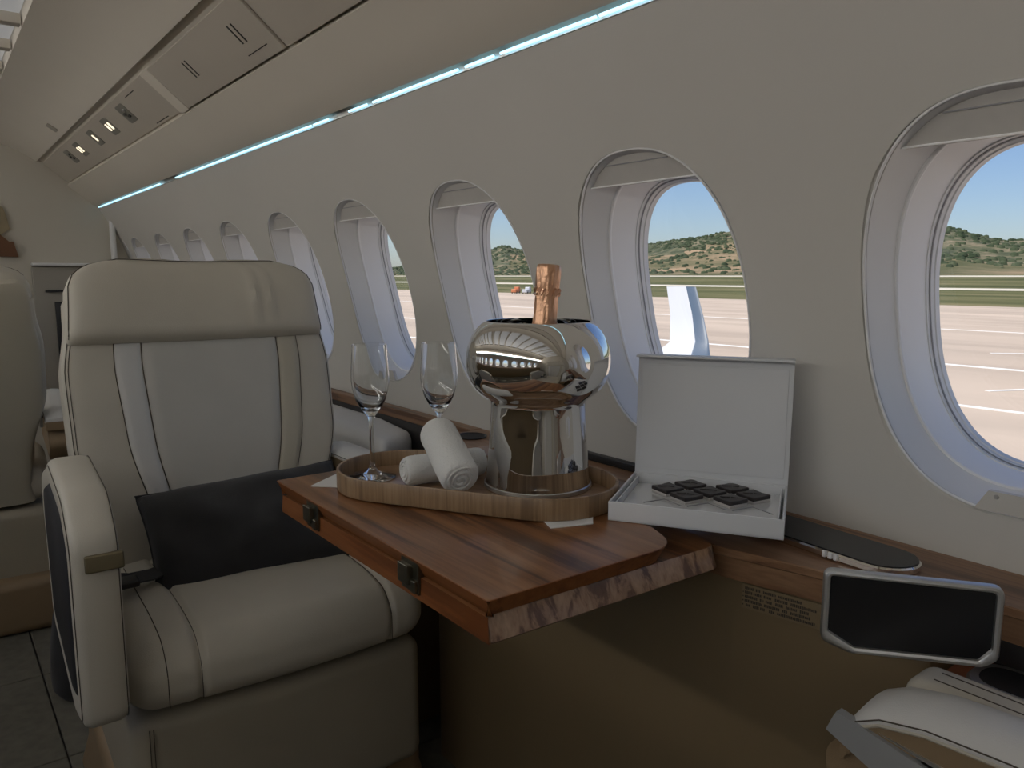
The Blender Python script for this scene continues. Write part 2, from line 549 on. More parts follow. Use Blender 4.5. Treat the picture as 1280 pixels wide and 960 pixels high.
# right half profile from the cove strip to the ceiling light opening
prof = [(.826, .394), (.813, .3845), (.803, .389), (.758, .430), (.712, .466), (.684, .488)]
prof2 = [(.546, .603), (.538, .6075), (.52, .620), (.47, .651), (.42, .672), (.375, .686), (.33, .695), (.292, .699)]
def ext(pr, mirror=False, y0=Y0 - 0.02, y1=Y1 + 0.02):
    return loft([[((mir(x) if mirror else x), y, z) for y in (y0, y1)] for x, z in pr], False, False, False)
g = G()
for mm in (False, True):
    g.add(*ext(prof, mm)); g.add(*ext(prof2, mm))
    g.add(*ext([(.684, .488), (.694, .505), (.580, .604), (.556, .612), (.546, .603)], mm))      # channel behind the service panels
    g.add(*ext([(.826, .394), (.838, .394), (.838, .371), (.826, .3715)], mm))
    g.add(*ext([(.292, .699), (.292, .755)], mm))
g.add(*loft([[(x, y, .755) for y in (Y0 - 0.02, Y1 + 0.02)] for x in (mir(.292), .292)], False, False, False))
CEILING = struct(g.make('ceiling', CEIL, sharp=35))

# service panels on the slope; e runs down the slope, s = outward normal into the cabin
E0 = Vector((.566, 0, .5905)); E1 = Vector((.682, 0, .492))
EU = (E1 - E0); EL = EU.length; EU.normalize()
EN = Vector((-EU.z, 0, EU.x)); EN = EN if EN.z < 0 else -EN
def onslope(pts, h0, h1, mirror=False, ch=0.0):
    v, f = prism(pts, h0, h1, ch=ch)
    out = []
    for a, y, h in v:
        p = E0 + EU * a + EN * h
        out.append((mir(p.x) if mirror else p.x, y, p.z))
    return out, f
def slope_panel(y0, y1, r, h, label, group, mirror=False):
    pts = rounded([(0.004, y0), (EL - 0.004, y0), (EL - 0.004, y1), (0.004, y1)], r, 6)
    o = raw('service_panel', *onslope(pts, h - 0.008, h, mirror, 0.0015), PSU, CEILING)
    o['label'] = label
    return o
def wmat(o):
    b = Matrix.LocRotScale(o.location, o.rotation_euler, o.scale)
    return (wmat(o.parent) @ o.matrix_parent_inverse @ b) if o.parent else b
def child(o, th):
    """make a mesh built in room coordinates a part of th"""
    o.parent = th
    o.matrix_parent_inverse = wmat(th).inverted()
    return o
far_p = slope_panel(2.545, Y1 - 0.01, 0.035, -0.010, 'recessed overhead panel holding reading lamps and air nozzles', None)
near_p = slope_panel(1.69, 2.45, 0.006, 0.002, 'flush overhead panel with two pairs of dark vent slits', None)
next_p = slope_panel(0.70, 1.675, 0.006, 0.002, 'flush plain overhead panel beside the panel with vent slits', None)
last_p = slope_panel(Y0 + 0.02, 0.685, 0.006, 0.002, 'long plain overhead panel at the aft end', None)
for a, b in ((Y0 + 0.02, 0.4), (0.42, 1.6), (1.62, 2.9), (2.92, Y1 - 0.02)):
    slope_panel(a, b, 0.006, 0.002, 'plain overhead panel above the aisle-side row', 'overhead panels across the aisle', True)
# divider frame between recessed and flush panels
child(raw('divider', *onslope(rounded([(0.0, 2.455), (EL, 2.455), (EL, 2.535), (0.0, 2.535)], 0.01), -0.014, 0.0015, False, 0.001), CEIL), near_p)
for yc in (2.195, 1.82):
    for d in (-0.012, 0.012):
        pts = [(EL * 0.30, yc + d - 0.0035), (EL * 0.62, yc + d - 0.0035), (EL * 0.62, yc + d + 0.0035), (EL * 0.30, yc + d + 0.0035)]
        child(raw('vent_slit', *onslope(pts, 0.0005, 0.0026), SLOT), near_p)
pts = [(EL * .80, 1.74), (EL * .80, 1.86), (EL * .785, 1.86), (EL * .785, 1.74)]
child(raw('release_slot', *onslope(pts, 0.001, 0.0024), SLOT), near_p)
for y0_, y1_, ee in ((2.73, 2.85, .14), (2.68, 2.83, .90)):
    child(raw('release_slot', *onslope([(EL * ee, y0_), (EL * (ee + .02), y0_), (EL * (ee + .02), y1_), (EL * ee, y1_)], -0.011, -0.0094), SLOT), far_p)
for i, yc in enumerate((2.99, 3.28, 3.58, 3.94, 4.20)):
    a0 = EL * 0.40
    pk = child(raw('lamp_bezel', *onslope(rounded([(a0 - .036, yc - .05), (a0 + .036, yc - .05), (a0 + .036, yc + .05), (a0 - .036, yc + .05)], .012), -0.0105, -0.0085, False, .0008), mat('bezel_grey_%d' % i, (.22, .21, .18), .4) if i == 0 else bpy.data.materials['bezel_grey_0']), far_p)
    nd = {0: 0, 1: 2, 2: 1, 3: 2, 4: 0}[i]
    if nd == 0:
        for q in range(3):
            b_ = child(raw('air_nozzle', *onslope([(a0 - .012 + .012 * q + .006 * math.cos(t * PI / 5), yc + (.014 if q % 2 else -.012) + .014 * math.sin(t * PI / 5)) for t in range(10)], -0.0085, -0.005, False, .0006), SATIN if q == 0 and i == 0 else BLACK_PL), far_p)
    for q in range(nd):
        yy = yc + (q - (nd - 1) / 2) * 0.042
        child(raw('reading_lamp', *onslope(rounded([(a0 - .016, yy - .009), (a0 + .016, yy - .009), (a0 + .016, yy + .009), (a0 - .016, yy + .009)], .007), -0.0085, -0.0065, False, .0006), WARM), far_p)

# small square speaker tile on the ceiling
tl = raw('ceiling_sensor', *rbox((0, 0, 0), (0.022, 0.026, 0.004), 0.003, 1), GREY)
tl.location = (.505, 3.87, .628); tl.rotation_euler = (0, math.radians(33), 0)
tag(tl, 'small grey square sensor plate on the ceiling', 'sensor')

# central ceiling lights behind cross bars
xa, xb = mir(.292) + 0.004, .288
for i, (a, b) in enumerate(((Y0 + 0.02, -0.05), (-0.03, 1.7), (1.72, 3.27), (3.29, Y1 - 0.02))):
    th = thing('ceiling_light', 'long cool white ceiling light panel with cross bars', 'ceiling light', (0, a, .715), 0, 'ceiling light panels along the aisle')
    child(raw('diffuser', *box(((xa + xb) / 2, (a + b) / 2, .738), ((xb - xa) / 2, (b - a) / 2, .006)), LIGHT), th)
    nb = max(2, round((b - a) / 0.31))
    for q in range(nb + 1):
        y = a + 0.03 + (b - a - 0.06) * q / nb
        child(raw('cross_bar', *box(((xa + xb) / 2, y, .714), ((xb - xa) / 2, .022, .014)), CEIL), th)

# cyan cove strips in the gap above the sidewall
cove = thing('cove_light', 'glowing cyan light strip in the gap above the window wall', 'light strip', (.826, 0, .387))
for a, b in ((0.2, 0.855), (0.863, 1.097), (1.118, 1.204), (1.23, 1.565), (1.595, 1.684), (1.798, 1.884), (1.903, 3.205), (3.453, 4.82)):
    child(raw('led_segment', *tube([(.8235, a, .3785), (.8235, b, .3785)], .0027, 8), CYAN), cove)
child(raw('channel', *box((.8325, (Y0 + Y1) / 2, .384), (.003, (Y1 - Y0) / 2 - .03, .010)), SATIN), cove)
cove2 = thing('cove_light', 'glowing cyan light strip above the opposite window wall', 'light strip', (mir(.868), 0, .40))
child(raw('led_segment', *tube([(mir(.8235), Y0 + .1, .3785), (mir(.8235), Y1 - .1, .3785)], .0044, 8), CYAN), cove2)

# white fill lamp, added out of view on the far valance to brighten the cabin
wash = thing('fill_lamp', 'long white fill lamp added out of view over the opposite windows', 'lamp', (mir(.79), 1.6, .43))
wash_ = lambda pts: loft([[(mir(u), y, z) for u, z in pts] for y in (Y0 + .08, Y1 - .08)])
child(raw('housing', *wash_([(.748, .372), (.718, .372), (.718, .375), (.7405, .3765), (.7405, .446), (.748, .439)]), SATIN), wash)
child(raw('diffuser', *wash_([(.7400, .378), (.7375, .378), (.7375, .443), (.7400, .445)]), emit('fill_diffuser', (1.0, .975, .93), FILL_LIGHT)), wash)

# bulkheads
def bulk_outline():
    R = [(xw(z), z) for z in (FLOOR, -.33, -.2, -.1, 0, .1, .2, .3, .38)] + [(.81, .40), (.70, .48), (.56, .60), (.42, .675), (.292, .70), (.292, .755)]
    R = [(x + 0.02, z) for x, z in R]
    return R + [(mir(x), z) for x, z in R[::-1]]
bo = bulk_outline()
b1 = struct(raw('wall_front', *loft([[(x, Y1, z) for x, z in bo], [(x, Y1 + .04, z) for x, z in bo]]), BULK))
b2 = struct(raw('wall_back', *loft([[(x, Y0 - .04, z) for x, z in bo], [(x, Y0, z) for x, z in bo]]), BULK))
# lower cabinet front of the forward bulkhead, darker niche under a ledge
child(raw('cap_rail', *rbox((.70, Y1 - .03, .062), (.22, .03, .008), .006, 1), REVEAL), b1)
child(raw('lower_panel', *rbox((.70, Y1 - .012, -.30), (.22, .012, .35), .006, 1), GREY), b1)
child(raw('niche_trim', *box((.585, Y1 - .035, -.08), (.05, .01, .006)), BLACK_PL), b1)
child(raw('niche', *box((.62, Y1 - .030, -.36), (.045, .01, .22)), BLACK_PL), b1)
child(raw('jamb_post', *rbox((.88, Y1 - .05, .11), (.012, .03, .22), .01, 2), REVEAL), b1)
# decorative panel beside the doorway
art = thing('wall_ornament', 'olive and dark brown angular ornament on the forward bulkhead', 'ornament', (.38, Y1 - .02, .10))
for nm, pl, m_, d in (('upper_piece', [(.30, .26), (.36, .21), (.425, .26), (.415, .33), (.40, .38), (.30, .40)], TAN_ART, .02),
                   ('lower_piece', [(.30, .11), (.30, .24), (.37, .235), (.415, .19), (.435, .19), (.455, .105)], DARK_WOOD, .035)):
    child(raw(nm, *loft([[(x * .94, Y1 - d, z * .94) for x, z in pl], [(x * .94, Y1 - .001, z * .94) for x, z in pl]])
              , m_), art)

# ------------------------------------------------------------------ seats
REC = math.radians(13)
UPV = Vector((0, math.sin(REC), math.cos(REC)))
FWD = Vector((0, -math.cos(REC), math.sin(REC)))
BASE = Vector((0, 0.17, 0.47))
BL = 0.655
def interp(tab, t):
    for (a, va), (b, vb) in zip(tab, tab[1:]):
        if t <= b:
            s = (t - a) / (b - a); s = s * s * (3 - 2 * s)
            return va + (vb - va) * s
    return tab[-1][1]
BW = [(0, .225), (0.12, .232), (0.42, .276), (0.62, .278), (0.80, .262), (1.0, .255)]
def fsurf(u, t, head=False, off=0.0):
    """front surface of the backrest; u across (-1..1), t up (0..1)"""
    w = interp(BW, t)
    e = 5
    d = 0.058
    if head:
        w = interp([(0.69, .264), (0.9, .256), (1.0, .244)], t)
        d = 0.088
        tau = (t - 0.72) / 0.28
        w *= (1 - max(0, tau * 1.0) ** 9 * 0.999) ** (1 / 3.2) if tau < 1 else 0.42
        d *= (1 - min(1, max(0, tau)) ** 5) ** (1 / 3) * 0.9 + 0.1
        d *= 1 - 0.25 * max(0, 1 - tau / 0.12) ** 2
        d += (0.011 * math.exp(-((u - .42) / .035) ** 2) + 0.009 * math.exp(-((u - .55) / .03) ** 2)) * math.exp(-((tau - .5) / .33) ** 2) if head else 0
    n = d * (1 - min(1, abs(u)) ** e) ** (1 / e) + 0.02 * u * u - 0.008 * (1 - u * u) + off
    x = w * u
    return BASE + UPV * (t * BL) + FWD * n + Vector((x, 0, 0))
def rsurf(u, t, head=False):
    w = interp(BW, t)
    d = 0.06
    if head:
        p = fsurf(u, t, True)
        w = abs(p.x / u) if abs(u) > 1e-6 else w
        tau = (t - 0.72) / 0.28
        d = 0.05 * ((1 - min(1, max(0, tau)) ** 5) ** (1 / 3) * 0.9 + 0.1)
    n = -d * (1 - min(1, abs(u)) ** 5) ** 0.2 + 0.02 * u * u
    return BASE + UPV * (t * BL) + FWD * n + Vector((w * u, 0, 0))
US = [math.sin(PI / 2 * (-1 + 2 * i / 64)) for i in range(65)]
def back_loops(ts, head):
    return [[tuple(fsurf(u, t, head)) for u in US] + [tuple(rsurf(u, t, head)) for u in US[::-1][1:-1]] for t in ts]
def patch(u0, u1, t0, t1, off, nu=8, ntt=18, uf=None):
    top = []; 
    for i in range(ntt + 1):
        t = t0 + (t1 - t0) * i / ntt
        a, b = (uf(t) if uf else (u0, u1))
        row = []
        for j in range(nu + 1):
            s = j / nu
            edge = min(s, 1 - s) * (b - a) * 0.27; ed2 = min(i, ntt - i) / ntt * (t1 - t0) * BL
            o = off * (1 - math.exp(-max(0, min(edge, ed2)) / 0.004))
            row.append(tuple(fsurf(a + (b - a) * s, t, False, o + 0.0006)))
        top.append(row)
    return loft(top, False, False, False)

def arm_outline_aisle():
    # side view (y, z) of the looped aisle armrest
    return rounded([(-.335, .43), (-.345, .715), (-.28, .768), (-.08, .785), (.10, .73), (.115, .66), (.085, .44), (-.24, .405)],
                   [.03, .05, .09, .10, .06, .06, .04, .05], 7)

def seat(root, m=1, lean=True):
    S = lambda vf: ([(x * m, y, z) for x, y, z in vf[0]], vf[1])
    mk = lambda nm, vf, mt, par=root, sharp=40: raw(nm, *S(vf), mt, par, sharp)
    # pedestal and skirt
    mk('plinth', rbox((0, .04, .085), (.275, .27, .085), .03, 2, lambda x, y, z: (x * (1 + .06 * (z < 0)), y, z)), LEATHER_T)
    sk = mk('skirt', rbox((0, .0, .245), (.262, .255, .128), .028, 4, lambda x, y, z: (x, y - .012 * (1 - (x / .262) ** 2) * (y < 0), z)), LEATHER_SHADED)
    for xs in (-.236, -.230):
        mk('stitch_line', tube([(xs, -.2575 - .012 * (1 - (xs / .262) ** 2), .13 + .23 * i / 8) for i in range(9)], .0008, 5), STITCH, sk)
    # three-part seat cushion
    def cf(x0, hw):
        def f(x, y, z):
            X = x0 + x
            q = max(0, min(1, (z + .055) / .11)); q = q * q * (3 - 2 * q)
            z2 = z + q * (.018 * (1 - (X / .27) ** 2) - .025 * max(0, (-y - .10) / .17) ** 2)
            y2 = y - .022 * (1 - (X / .27) ** 2) * max(0, -y / .25)
            return (x, y2, z2)
        return f
    cf0 = cf(0, 0)
    grooves = (-.157, .183)
    def cush(x, y, z):
        p = cf0(x, y, z)
        k = sum(math.exp(-((p[0] - g_) / .0055) ** 2) for g_ in grooves)
        f = max(0, min(1, (-y - .15) / .09)); q = max(0, min(1, (z + .02) / .07))
        return (p[0], p[1] + .006 * k * f, p[2] - .007 * k * q)
    cm = mk('seat_cushion', rbox((0, -.025, .444), (.268, .252, .059), .05, (110, 14, 4), cush, 6), LEATHER)
    def cpath(xs, n=48):
        out = []
        for i in range(n):
            t = i / (n - 1)
            if t < .55: y, z = .12 - .32 * t / .55, .059
            elif t < .85:
                an = (t - .55) / .3 * PI / 2
                y, z = -.202 - .05 * math.sin(an), .009 + .05 * math.cos(an)
            else: y, z = -.252, .009 - .05 * (t - .85) / .15
            p = cush(xs, y, z)
            out.append((p[0], p[1] - .025, p[2] + .444))
        return out
    for xs in (-.208, -.157, .183):
        mk('stitch_line', tube([(x, y - .0004, z + .0004) for x, y, z in cpath(xs)], .0008, 5), STITCH, cm)
    # backrest
    ts = [.86 * i / 24 for i in range(25)]
    bk = mk('backrest', loft(back_loops(ts, False)), LEATHER)
    lo, hi = 0.02, 0.73
    uL0 = lambda t: (-.71 + .16 * (1 - t) , -.52 + .13 * (1 - t))
    uR0 = lambda t: (.46 + .16 * t, .62 + .15 * t)
    uC = lambda t: (uL0(t)[1] + .012, uR0(t)[0] - .012)
    mk('backrest_panel', patch(0, 0, lo, hi, .006, 22, 26, uC), LEATHER_G, bk)
    mk('backrest_stripe', patch(0, 0, lo, hi, .004, 8, 26, uL0), LEATHER_L, bk)['label'] = 'pale grey leather stripe'
    mk('backrest_stripe', patch(0, 0, lo, hi, .004, 8, 26, uR0), LEATHER_B, bk)['label'] = 'beige leather stripe'
    for uf in (lambda t: uL0(t)[0] - .006, lambda t: uL0(t)[1] + .006, lambda t: uR0(t)[0] - .006, lambda t: uR0(t)[1] + .01, lambda t: -.955, lambda t: -.975, lambda t: .962):
        mk('stitch_line', tube([fsurf(uf(t), t, False, .0012) for t in [lo + (hi - lo) * i / 24 for i in range(25)]], .0008, 5), STITCH, bk)
    # headrest
    th_ = [0.72, 0.721, 0.724, 0.729, 0.736, 0.748, 0.768, 0.79, 0.83, 0.87, 0.90, 0.935, 0.955, 0.97, 0.982, 0.99, 0.996, 0.9995]
    hd = mk('headrest', loft(back_loops(th_, True)), LEATHER, root, 60)
    pip = [fsurf(-.985, t, True, .002) for t in th_[4:-4]] + [fsurf(u, .987, True, .003) for u in [-.9 + 1.8 * i / 20 for i in range(21)]] + [fsurf(.985, t, True, .002) for t in th_[4:-4][::-1]]
    mk('piping', tube(pip, .0010, 6), STITCH, hd)
    # back shell
    def shl(t, k):
        w = interp(BW, t) * .965 * k
        fr = [BASE + UPV * (t * BL) + FWD * (-.035 + .015 * u * u) + Vector((w * u, 0, 0)) for u in US]
        rr = [BASE + UPV * (t * BL) + FWD * (-.045 - .045 * (1 - abs(u) ** 5) ** .2 * k) + Vector((w * u, 0, 0)) for u in US[::-1][1:-1]]
        return [tuple(p) for p in fr + rr]
    mk('back_shell', loft([shl(t, k) for t, k in [(-.10, .93), (-.02, .98)] + [(i / 14 * .88, 1) for i in range(15)] + [(.91, .99), (.935, .96), (.95, .90)]]), LEATHER_B)
    # aisle armrest: looped frame around a dark inset
    oa = arm_outline_aisle()
    def arm_loop(x, d):
        c = (-.115, .595)
        return [(x, c[0] + (y - c[0]) * (1 - d / .22), c[1] + (z - c[1]) * (1 - d / .19)) for y, z in oa]
    xo, xi = -.332, -.268
    loops = [arm_loop(xo + .006, .055), arm_loop(xo, .036), arm_loop(xo, .014), arm_loop(xo + .005, .004), arm_loop(xo + .014, 0), arm_loop(xi - .014, 0), arm_loop(xi - .004, .004), arm_loop(xi, .016)]
    ar = mk('armrest', loft(loops), LEATHER)
    mk('armrest_inset', loft([arm_loop(xo + .004, .037), arm_loop(xo - .0005, .043)]), BLACK_MESH, ar)['label'] = 'dark inset on the outside of the armrest'
    mk('stitch_line', tube(arm_loop(xo + .001, .011), .0008, 5, True), STITCH, ar)
    mk('stitch_line', tube(arm_loop(xi - .004, .003), .0008, 5, True), STITCH, ar)
    mk('badge', rbox(((xo + xi) / 2 + .010, -.3455, .682), (.025, .004, .0125), .003, 1, lambda x, y, z: (x, y + .10 * z, z)), BADGE, ar)['label'] = 'small bronze badge plate'
    # window-side armrest: tan body, pale pad, metal strap
    def wl(x, grow, zz):
        o = rounded([(-.305, .50), (-.318, .60), (-.262, zz), (-.15, zz + .014), (.26, zz - .006), (.31, .57), (.26, .52)], [.02, .03, .05, .08, .06, .03, .03], 6)
        return [(x, -.08 + (y + .08) * (1 - grow), .60 + (z - .60) * (1 - grow)) for y, z in o]
    bd = mk('window_armrest', loft([wl(.272, .05, .648), wl(.268, .0, .648), wl(.336, .0, .648), wl(.338, .05, .648)]), LEATHER_T)
    padp = [(-.300, .622), (-.285, .642), (-.262, .655), (-.22, .665), (-.15, .669), (-.05, .667), (.05, .664), (.16, .662), (.25, .658), (.30, .648)]
    lp = []
    for i, (y, z) in enumerate(padp):
        tk = .013 if 0 < i < len(padp) - 1 else .006
        prof_ = [(.262, z - .004), (.2615, z - .001), (.268, z + .006), (.285, z + tk), (.305, z + tk + .002), (.325, z + tk), (.341, z + .005), (.343, z - .004)]
        lp.append([(x, y, zz) for x, zz in prof_])
    pd = mk('arm_pad', loft(lp), LEATHER_L, bd)
    mk('stitch_line', tube([(.2618, y, z + .0005) for y, z in padp], .0008, 5), STITCH, pd)
    mk('seam', tube([(.2625, y, z - .0055) for y, z in padp], .0020, 6), LEATHER_B, pd)
    mk('side_facing', loft([[(x, y, z + dz) for x, dz in ((.2640, -.030), (.2630, -.004), (.3415, -.004), (.3405, -.030))] for y, z in padp]), LEATHER_T, bd)
    strap = [(-.303, .646), (-.306, .640), (-.313, .622), (-.258, .600), (-.12, .560), (-.10, .602), (-.20, .628)]
    st = mk('metal_strap', loft([[(.2585, y, z) for y, z in strap], [(.2685, y, z) for y, z in strap]]), TRIM, bd)
    mk('slot', loft([[(.2625, y, z) for y, z in ((-.222, .6325), (-.06, .607), (-.06, .600), (-.205, .629))], [(.269, y, z) for y, z in ((-.222, .6325), (-.06, .607), (-.06, .600), (-.205, .629))]]), BLACK_PL, bd)
    mk('trim', loft([[(.262, y, z) for y, z in ((-.262, .6415), (-.05, .626), (-.05, .612), (-.235, .637))], [(.2686, y, z) for y, z in ((-.262, .6415), (-.05, .626), (-.05, .612), (-.235, .637))]]), SATIN, bd)
    # lap belt
    mk('belt_strap', loft([[(x, y + dy, z + dz) for dy, dz in ((-.02, 0), (.02, .006), (.02, .009), (-.02, .003))] for x, y, z in
        ((-.262, -.02, .545), (-.24, -.03, .535), (-.215, -.035, .530), (-.18, -.03, .528), (-.12, 0, .53))]), BLACK_CLOTH)
    mk('belt_buckle', rbox((-.233, -.055, .537), (.028, .018, .007), .005, 1), BLACK_PL)

s1 = thing('cabin_seat', 'cream leather cabin seat with black cushion, facing the wooden table', 'seat', (.474, 1.495, FLOOR), math.radians(-2))
seat(s1, 1)
s2 = thing('cabin_seat', 'cream leather seat near the metal-framed monitor, pale arm pad showing', 'seat', (.435, .06, FLOOR), PI)
seat(s2, -1)
s3 = dup(s2, (.022, 2.95, FLOOR), math.radians(176), label='cream leather seat turned away, behind the seat with the black cushion')

# ------------------------------------------------------------------ side ledge and sidewall furniture
LZ = -.363
side = thing('side_ledge', 'walnut veneered side ledge running under the windows, caramel panel below', 'ledge', (.9, .7, FLOOR))
poly = [(1.040, -.9), (1.040, 1.46), (.97, 1.46), (.83, 1.36), (.826, .66), (.828, .60), (.855, .485), (.862, .40), (.925, .36), (.925, -.9)]
child(raw('ledge_top', *prism(rounded(poly, [0, 0, .02, .04, .02, .05, .05, .02, .03, 0], 5), -.375, LZ, ch=.0015), WALNUT), side)
poly2 = [(1.040, -.9), (1.040, 1.455), (.97, 1.455), (.833, 1.357), (.829, .66), (.831, .603), (.858, .487), (.865, .403), (.928, .363), (.928, -.9)]
child(raw('front_band', *prism(rounded(poly2, [0, 0, .02, .04, .02, .05, .05, .02, .03, 0], 5), -.405, -.375), WALNUT), side)
poly3 = [(1.02, .35), (1.02, 1.37), (.85, 1.37), (.846, .66), (.848, .60), (.864, .49), (.872, .35)]
child(raw('lower_panel', *prism(rounded(poly3, [0, 0, .01, .05, .05, .03, .01], 5), FLOOR, -.4055), BROWN_PANEL), side)
child(raw('lower_panel', *box((.94, -.28, (FLOOR - .50) / 2), (.045, .625, (-.50 - FLOOR) / 2)), BROWN_PANEL), side)
child(raw('wall_slot', *box((1.031, 1.16, -.3555), (.008, .215, .007)), BLACK_PL), side)
child(raw('wall_slot', *box((1.034, .84, -.3585), (.006, .10, .004)), BLACK_PL), side)
# low shelf by the near seat: russet lining, dark recess, phone pocket
child(raw('shelf_lining', *prism([(1.03, -.9), (1.03, .345), (.80, .345), (.80, -.9)], -.50, -.452), RED_LEATHER), side)
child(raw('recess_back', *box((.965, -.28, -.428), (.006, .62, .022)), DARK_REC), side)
pk = child(raw('pocket_rim', *prism(rounded([(.860, .05), (.935, .05), (.935, .318), (.860, .318)], .035, 8), -.452, -.435, ch=.003), SATIN), side)
child(raw('pocket_well', *prism(rounded([(.871, .06), (.924, .06), (.924, .307), (.871, .307)], .028, 8), -.440, -.4342), BLACK_PL), side)
pad2 = child(raw('armrest_pad', *rbox((.820, -.03, -.462), (.032, .375, .042), .018, 5), LEATHER), side)
pad2['label'] = 'narrow pale leather armrest pad'
for dx in (-.012, .008):
    child(raw('stitch_line', *tube([(.820 + dx, -.36 + .68 * i / 10, -.4198) for i in range(11)], .0008, 5), STITCH), pad2)
child(raw('bracket', *box((.842, -.03, -.485), (.02, .30, .01)), BLACK_PL), pad2)

# forward part beside the far seat
side2 = thing('side_ledge', 'narrow walnut rail over a charcoal recess beside the seat with the black cushion', 'ledge', (.95, 2.5, FLOOR))
child(raw('rail', *prism([(1.042, 1.465), (1.042, 4.83), (1.008, 4.83), (1.008, 1.465)], -.389, LZ, ch=.002), WALNUT), side2)
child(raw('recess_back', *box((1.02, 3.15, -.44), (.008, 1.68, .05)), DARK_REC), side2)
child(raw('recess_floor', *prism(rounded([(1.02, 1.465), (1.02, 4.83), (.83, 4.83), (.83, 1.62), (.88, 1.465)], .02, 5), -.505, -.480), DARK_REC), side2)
child(raw('lower_panel', *box((.93, 3.16, (FLOOR - .506) / 2), (.078, 1.67, (-.506 - FLOOR) / 2)), BROWN_PANEL), side2)
pad3 = child(raw('armrest_pad', *rbox((.925, 2.08, -.435), (.078, .42, .045), .035, 6, lambda x, y, z: (x, y + .05 * x / .07, z - .01 * (y < -.3))), LEATHER_L), side2)
pad3['label'] = 'wide rounded pale leather armrest pad'
child(raw('base', *box((.925, 2.08, -.476), (.06, .37, .0035)), BLACK_PL), pad3)
cup = thing('cup_holder', 'dark round cup holder let into the end of the ledge', 'cup holder', (.965, 1.40, LZ))
raw('rim', *lathe([(.030, 0), (.034, .0005), (.036, .003), (.033, .004), (.030, .001), (.030, 0)], 32), BLACK_PL, cup)
raw('well', *lathe([(.0, .0006), (.030, .0010)], 32), SLOT, cup)

# opposite side of the cabin
side4 = thing('side_ledge', 'walnut veneered side ledge along the opposite wall', 'ledge', (mir(.9), 1.5, FLOOR))
child(raw('ledge_top', *prism([(mir(1.03), -1.6), (mir(1.03), 4.8), (mir(.84), 4.8), (mir(.84), -1.6)], -.385, -.355, ch=.002), WALNUT), side4)
child(raw('lower_panel', *box((mir(.925), 1.60, (FLOOR - .387) / 2), (.08, 3.2, (-.387 - FLOOR) / 2)), BROWN_PANEL), side4)

# placard with five lines of fine print
pc = thing('placard', 'small tan placard with five lines of fine print on the side panel', 'placard', (.818, .50, -.405))
PA, PB = Vector((.8425, .5815, 0)), Vector((.8630, .4775, 0))
pdv = (PB - PA).normalized(); pn = Vector((-pdv.y, pdv.x, 0)); pn = pn if pn.x < 0 else -pn
def onpl(a, z, h): p = PA + pdv * a + pn * h; return (p.x, p.y, z)
child(raw('plate', *loft([[onpl(a, z, .0004) for a, z in ((.0, -.4085), (.104, -.4085), (.104, -.4425), (.0, -.4425))], [onpl(a, z, .0016) for a, z in ((.0, -.4085), (.104, -.4085), (.104, -.4425), (.0, -.4425))]]), PLAC), pc)
lines = [(0, [(.004, .016), (.019, .026), (.029, .046), (.049, .080)]), (1, [(.004, .014), (.016, .028), (.030, .040), (.045, .062), (.066, .099)]),
         (2, [(.004, .022), (.025, .030), (.033, .042), (.046, .056), (.060, .074), (.078, .090)]), (3, [(.004, .028), (.031, .052), (.055, .063), (.066, .092)]),
         (4, [(.006, .013), (.016, .024), (.026, .032), (.038, .046), (.049, .098)])]
gg = G()
for r_, ws in lines:
    zt_ = -.412 - r_ * .0059
    if r_: gg.add(*loft([[onpl(a, z, h) for a, z in ((.0012, zt_ - .0012), (.0024, zt_ - .0012), (.0024, zt_ - .0028), (.0012, zt_ - .0028))] for h in (.0016, .0019)]))
    for a, b in ws:
        q = a
        while q < b - .0006:
            wq = random.uniform(.0012, .0019); e = min(q + wq, b)
            dz = random.choice((0, 0, .0006))
            gg.add(*loft([[onpl(aa, z, h) for aa, z in ((q, zt_ - dz), (e, zt_ - dz), (e, zt_ - .0038 + dz * .5), (q, zt_ - .0038 + dz * .5))] for h in (.0016, .0019)]))
            q = e + .0007
child(gg.make('fine_print', TEXTM), pc)['kind'] = 'stuff'

# oval black control panel on the ledge
cp = thing('control_panel', 'oval black glass control panel with chrome rim on the side ledge', 'control panel', (.945, .525, LZ + .0003), math.radians(-4))
st_ = lambda L, Wd, N=16: [(Wd * math.cos(a), L + Wd * math.sin(a)) for a in [PI * k / N for k in range(N + 1)]] + [(Wd * math.cos(a), -L + Wd * math.sin(a)) for a in [PI + PI * k / N for k in range(N + 1)]]
raw('rim', *prism(st_(.082, .043), .0, .010, ch=.002), CHROME, cp)
gp = raw('glass_top', *prism(st_(.082, .0405), .0095, .0115, ch=.0008), SCREEN, cp)
for i in range(3):
    raw('button', *rbox((-.0442, -.028 - .008 * i, .006), (.0022, .0026, .004), .001, 1), REVEAL2, cp)

# swivel monitor in a metal frame
mA, mB = Vector((.742, .412, 0)), Vector((.840, .273, 0))
mn = thing('monitor', 'small black screen in a rounded aluminium frame, swivelled out from the ledge', 'monitor', ((mA.x + mB.x) / 2, (mA.y + mB.y) / 2, -.39))
mu = (mB - mA).normalized(); mnn = Vector((-mu.y, mu.x, 0)); mnn = mnn if mnn.x < 0 else -mnn
ML = (mB - mA).length
MT = math.radians(0)
def onm(a, z, h): p = mA + mu * a + mnn * (h - (z + .35) * math.tan(MT)); return (p.x, p.y, z)
def mpoly(d):
    return rounded([(0 + d, -.391 + d * 1.6), (.03 + d * .6, -.402 + d), (ML - .014 - d * .6, -.3985 + d), (ML - d, -.389 + d * 1.5), (ML - d, -.3105 - d), (0 + d, -.3105 - d)],
                   [max(.002, v - d) for v in (.012, .012, .012, .012, .012, .010)], 6)
def mloop(d, h): return [onm(a, z, h) for a, z in mpoly(d)]
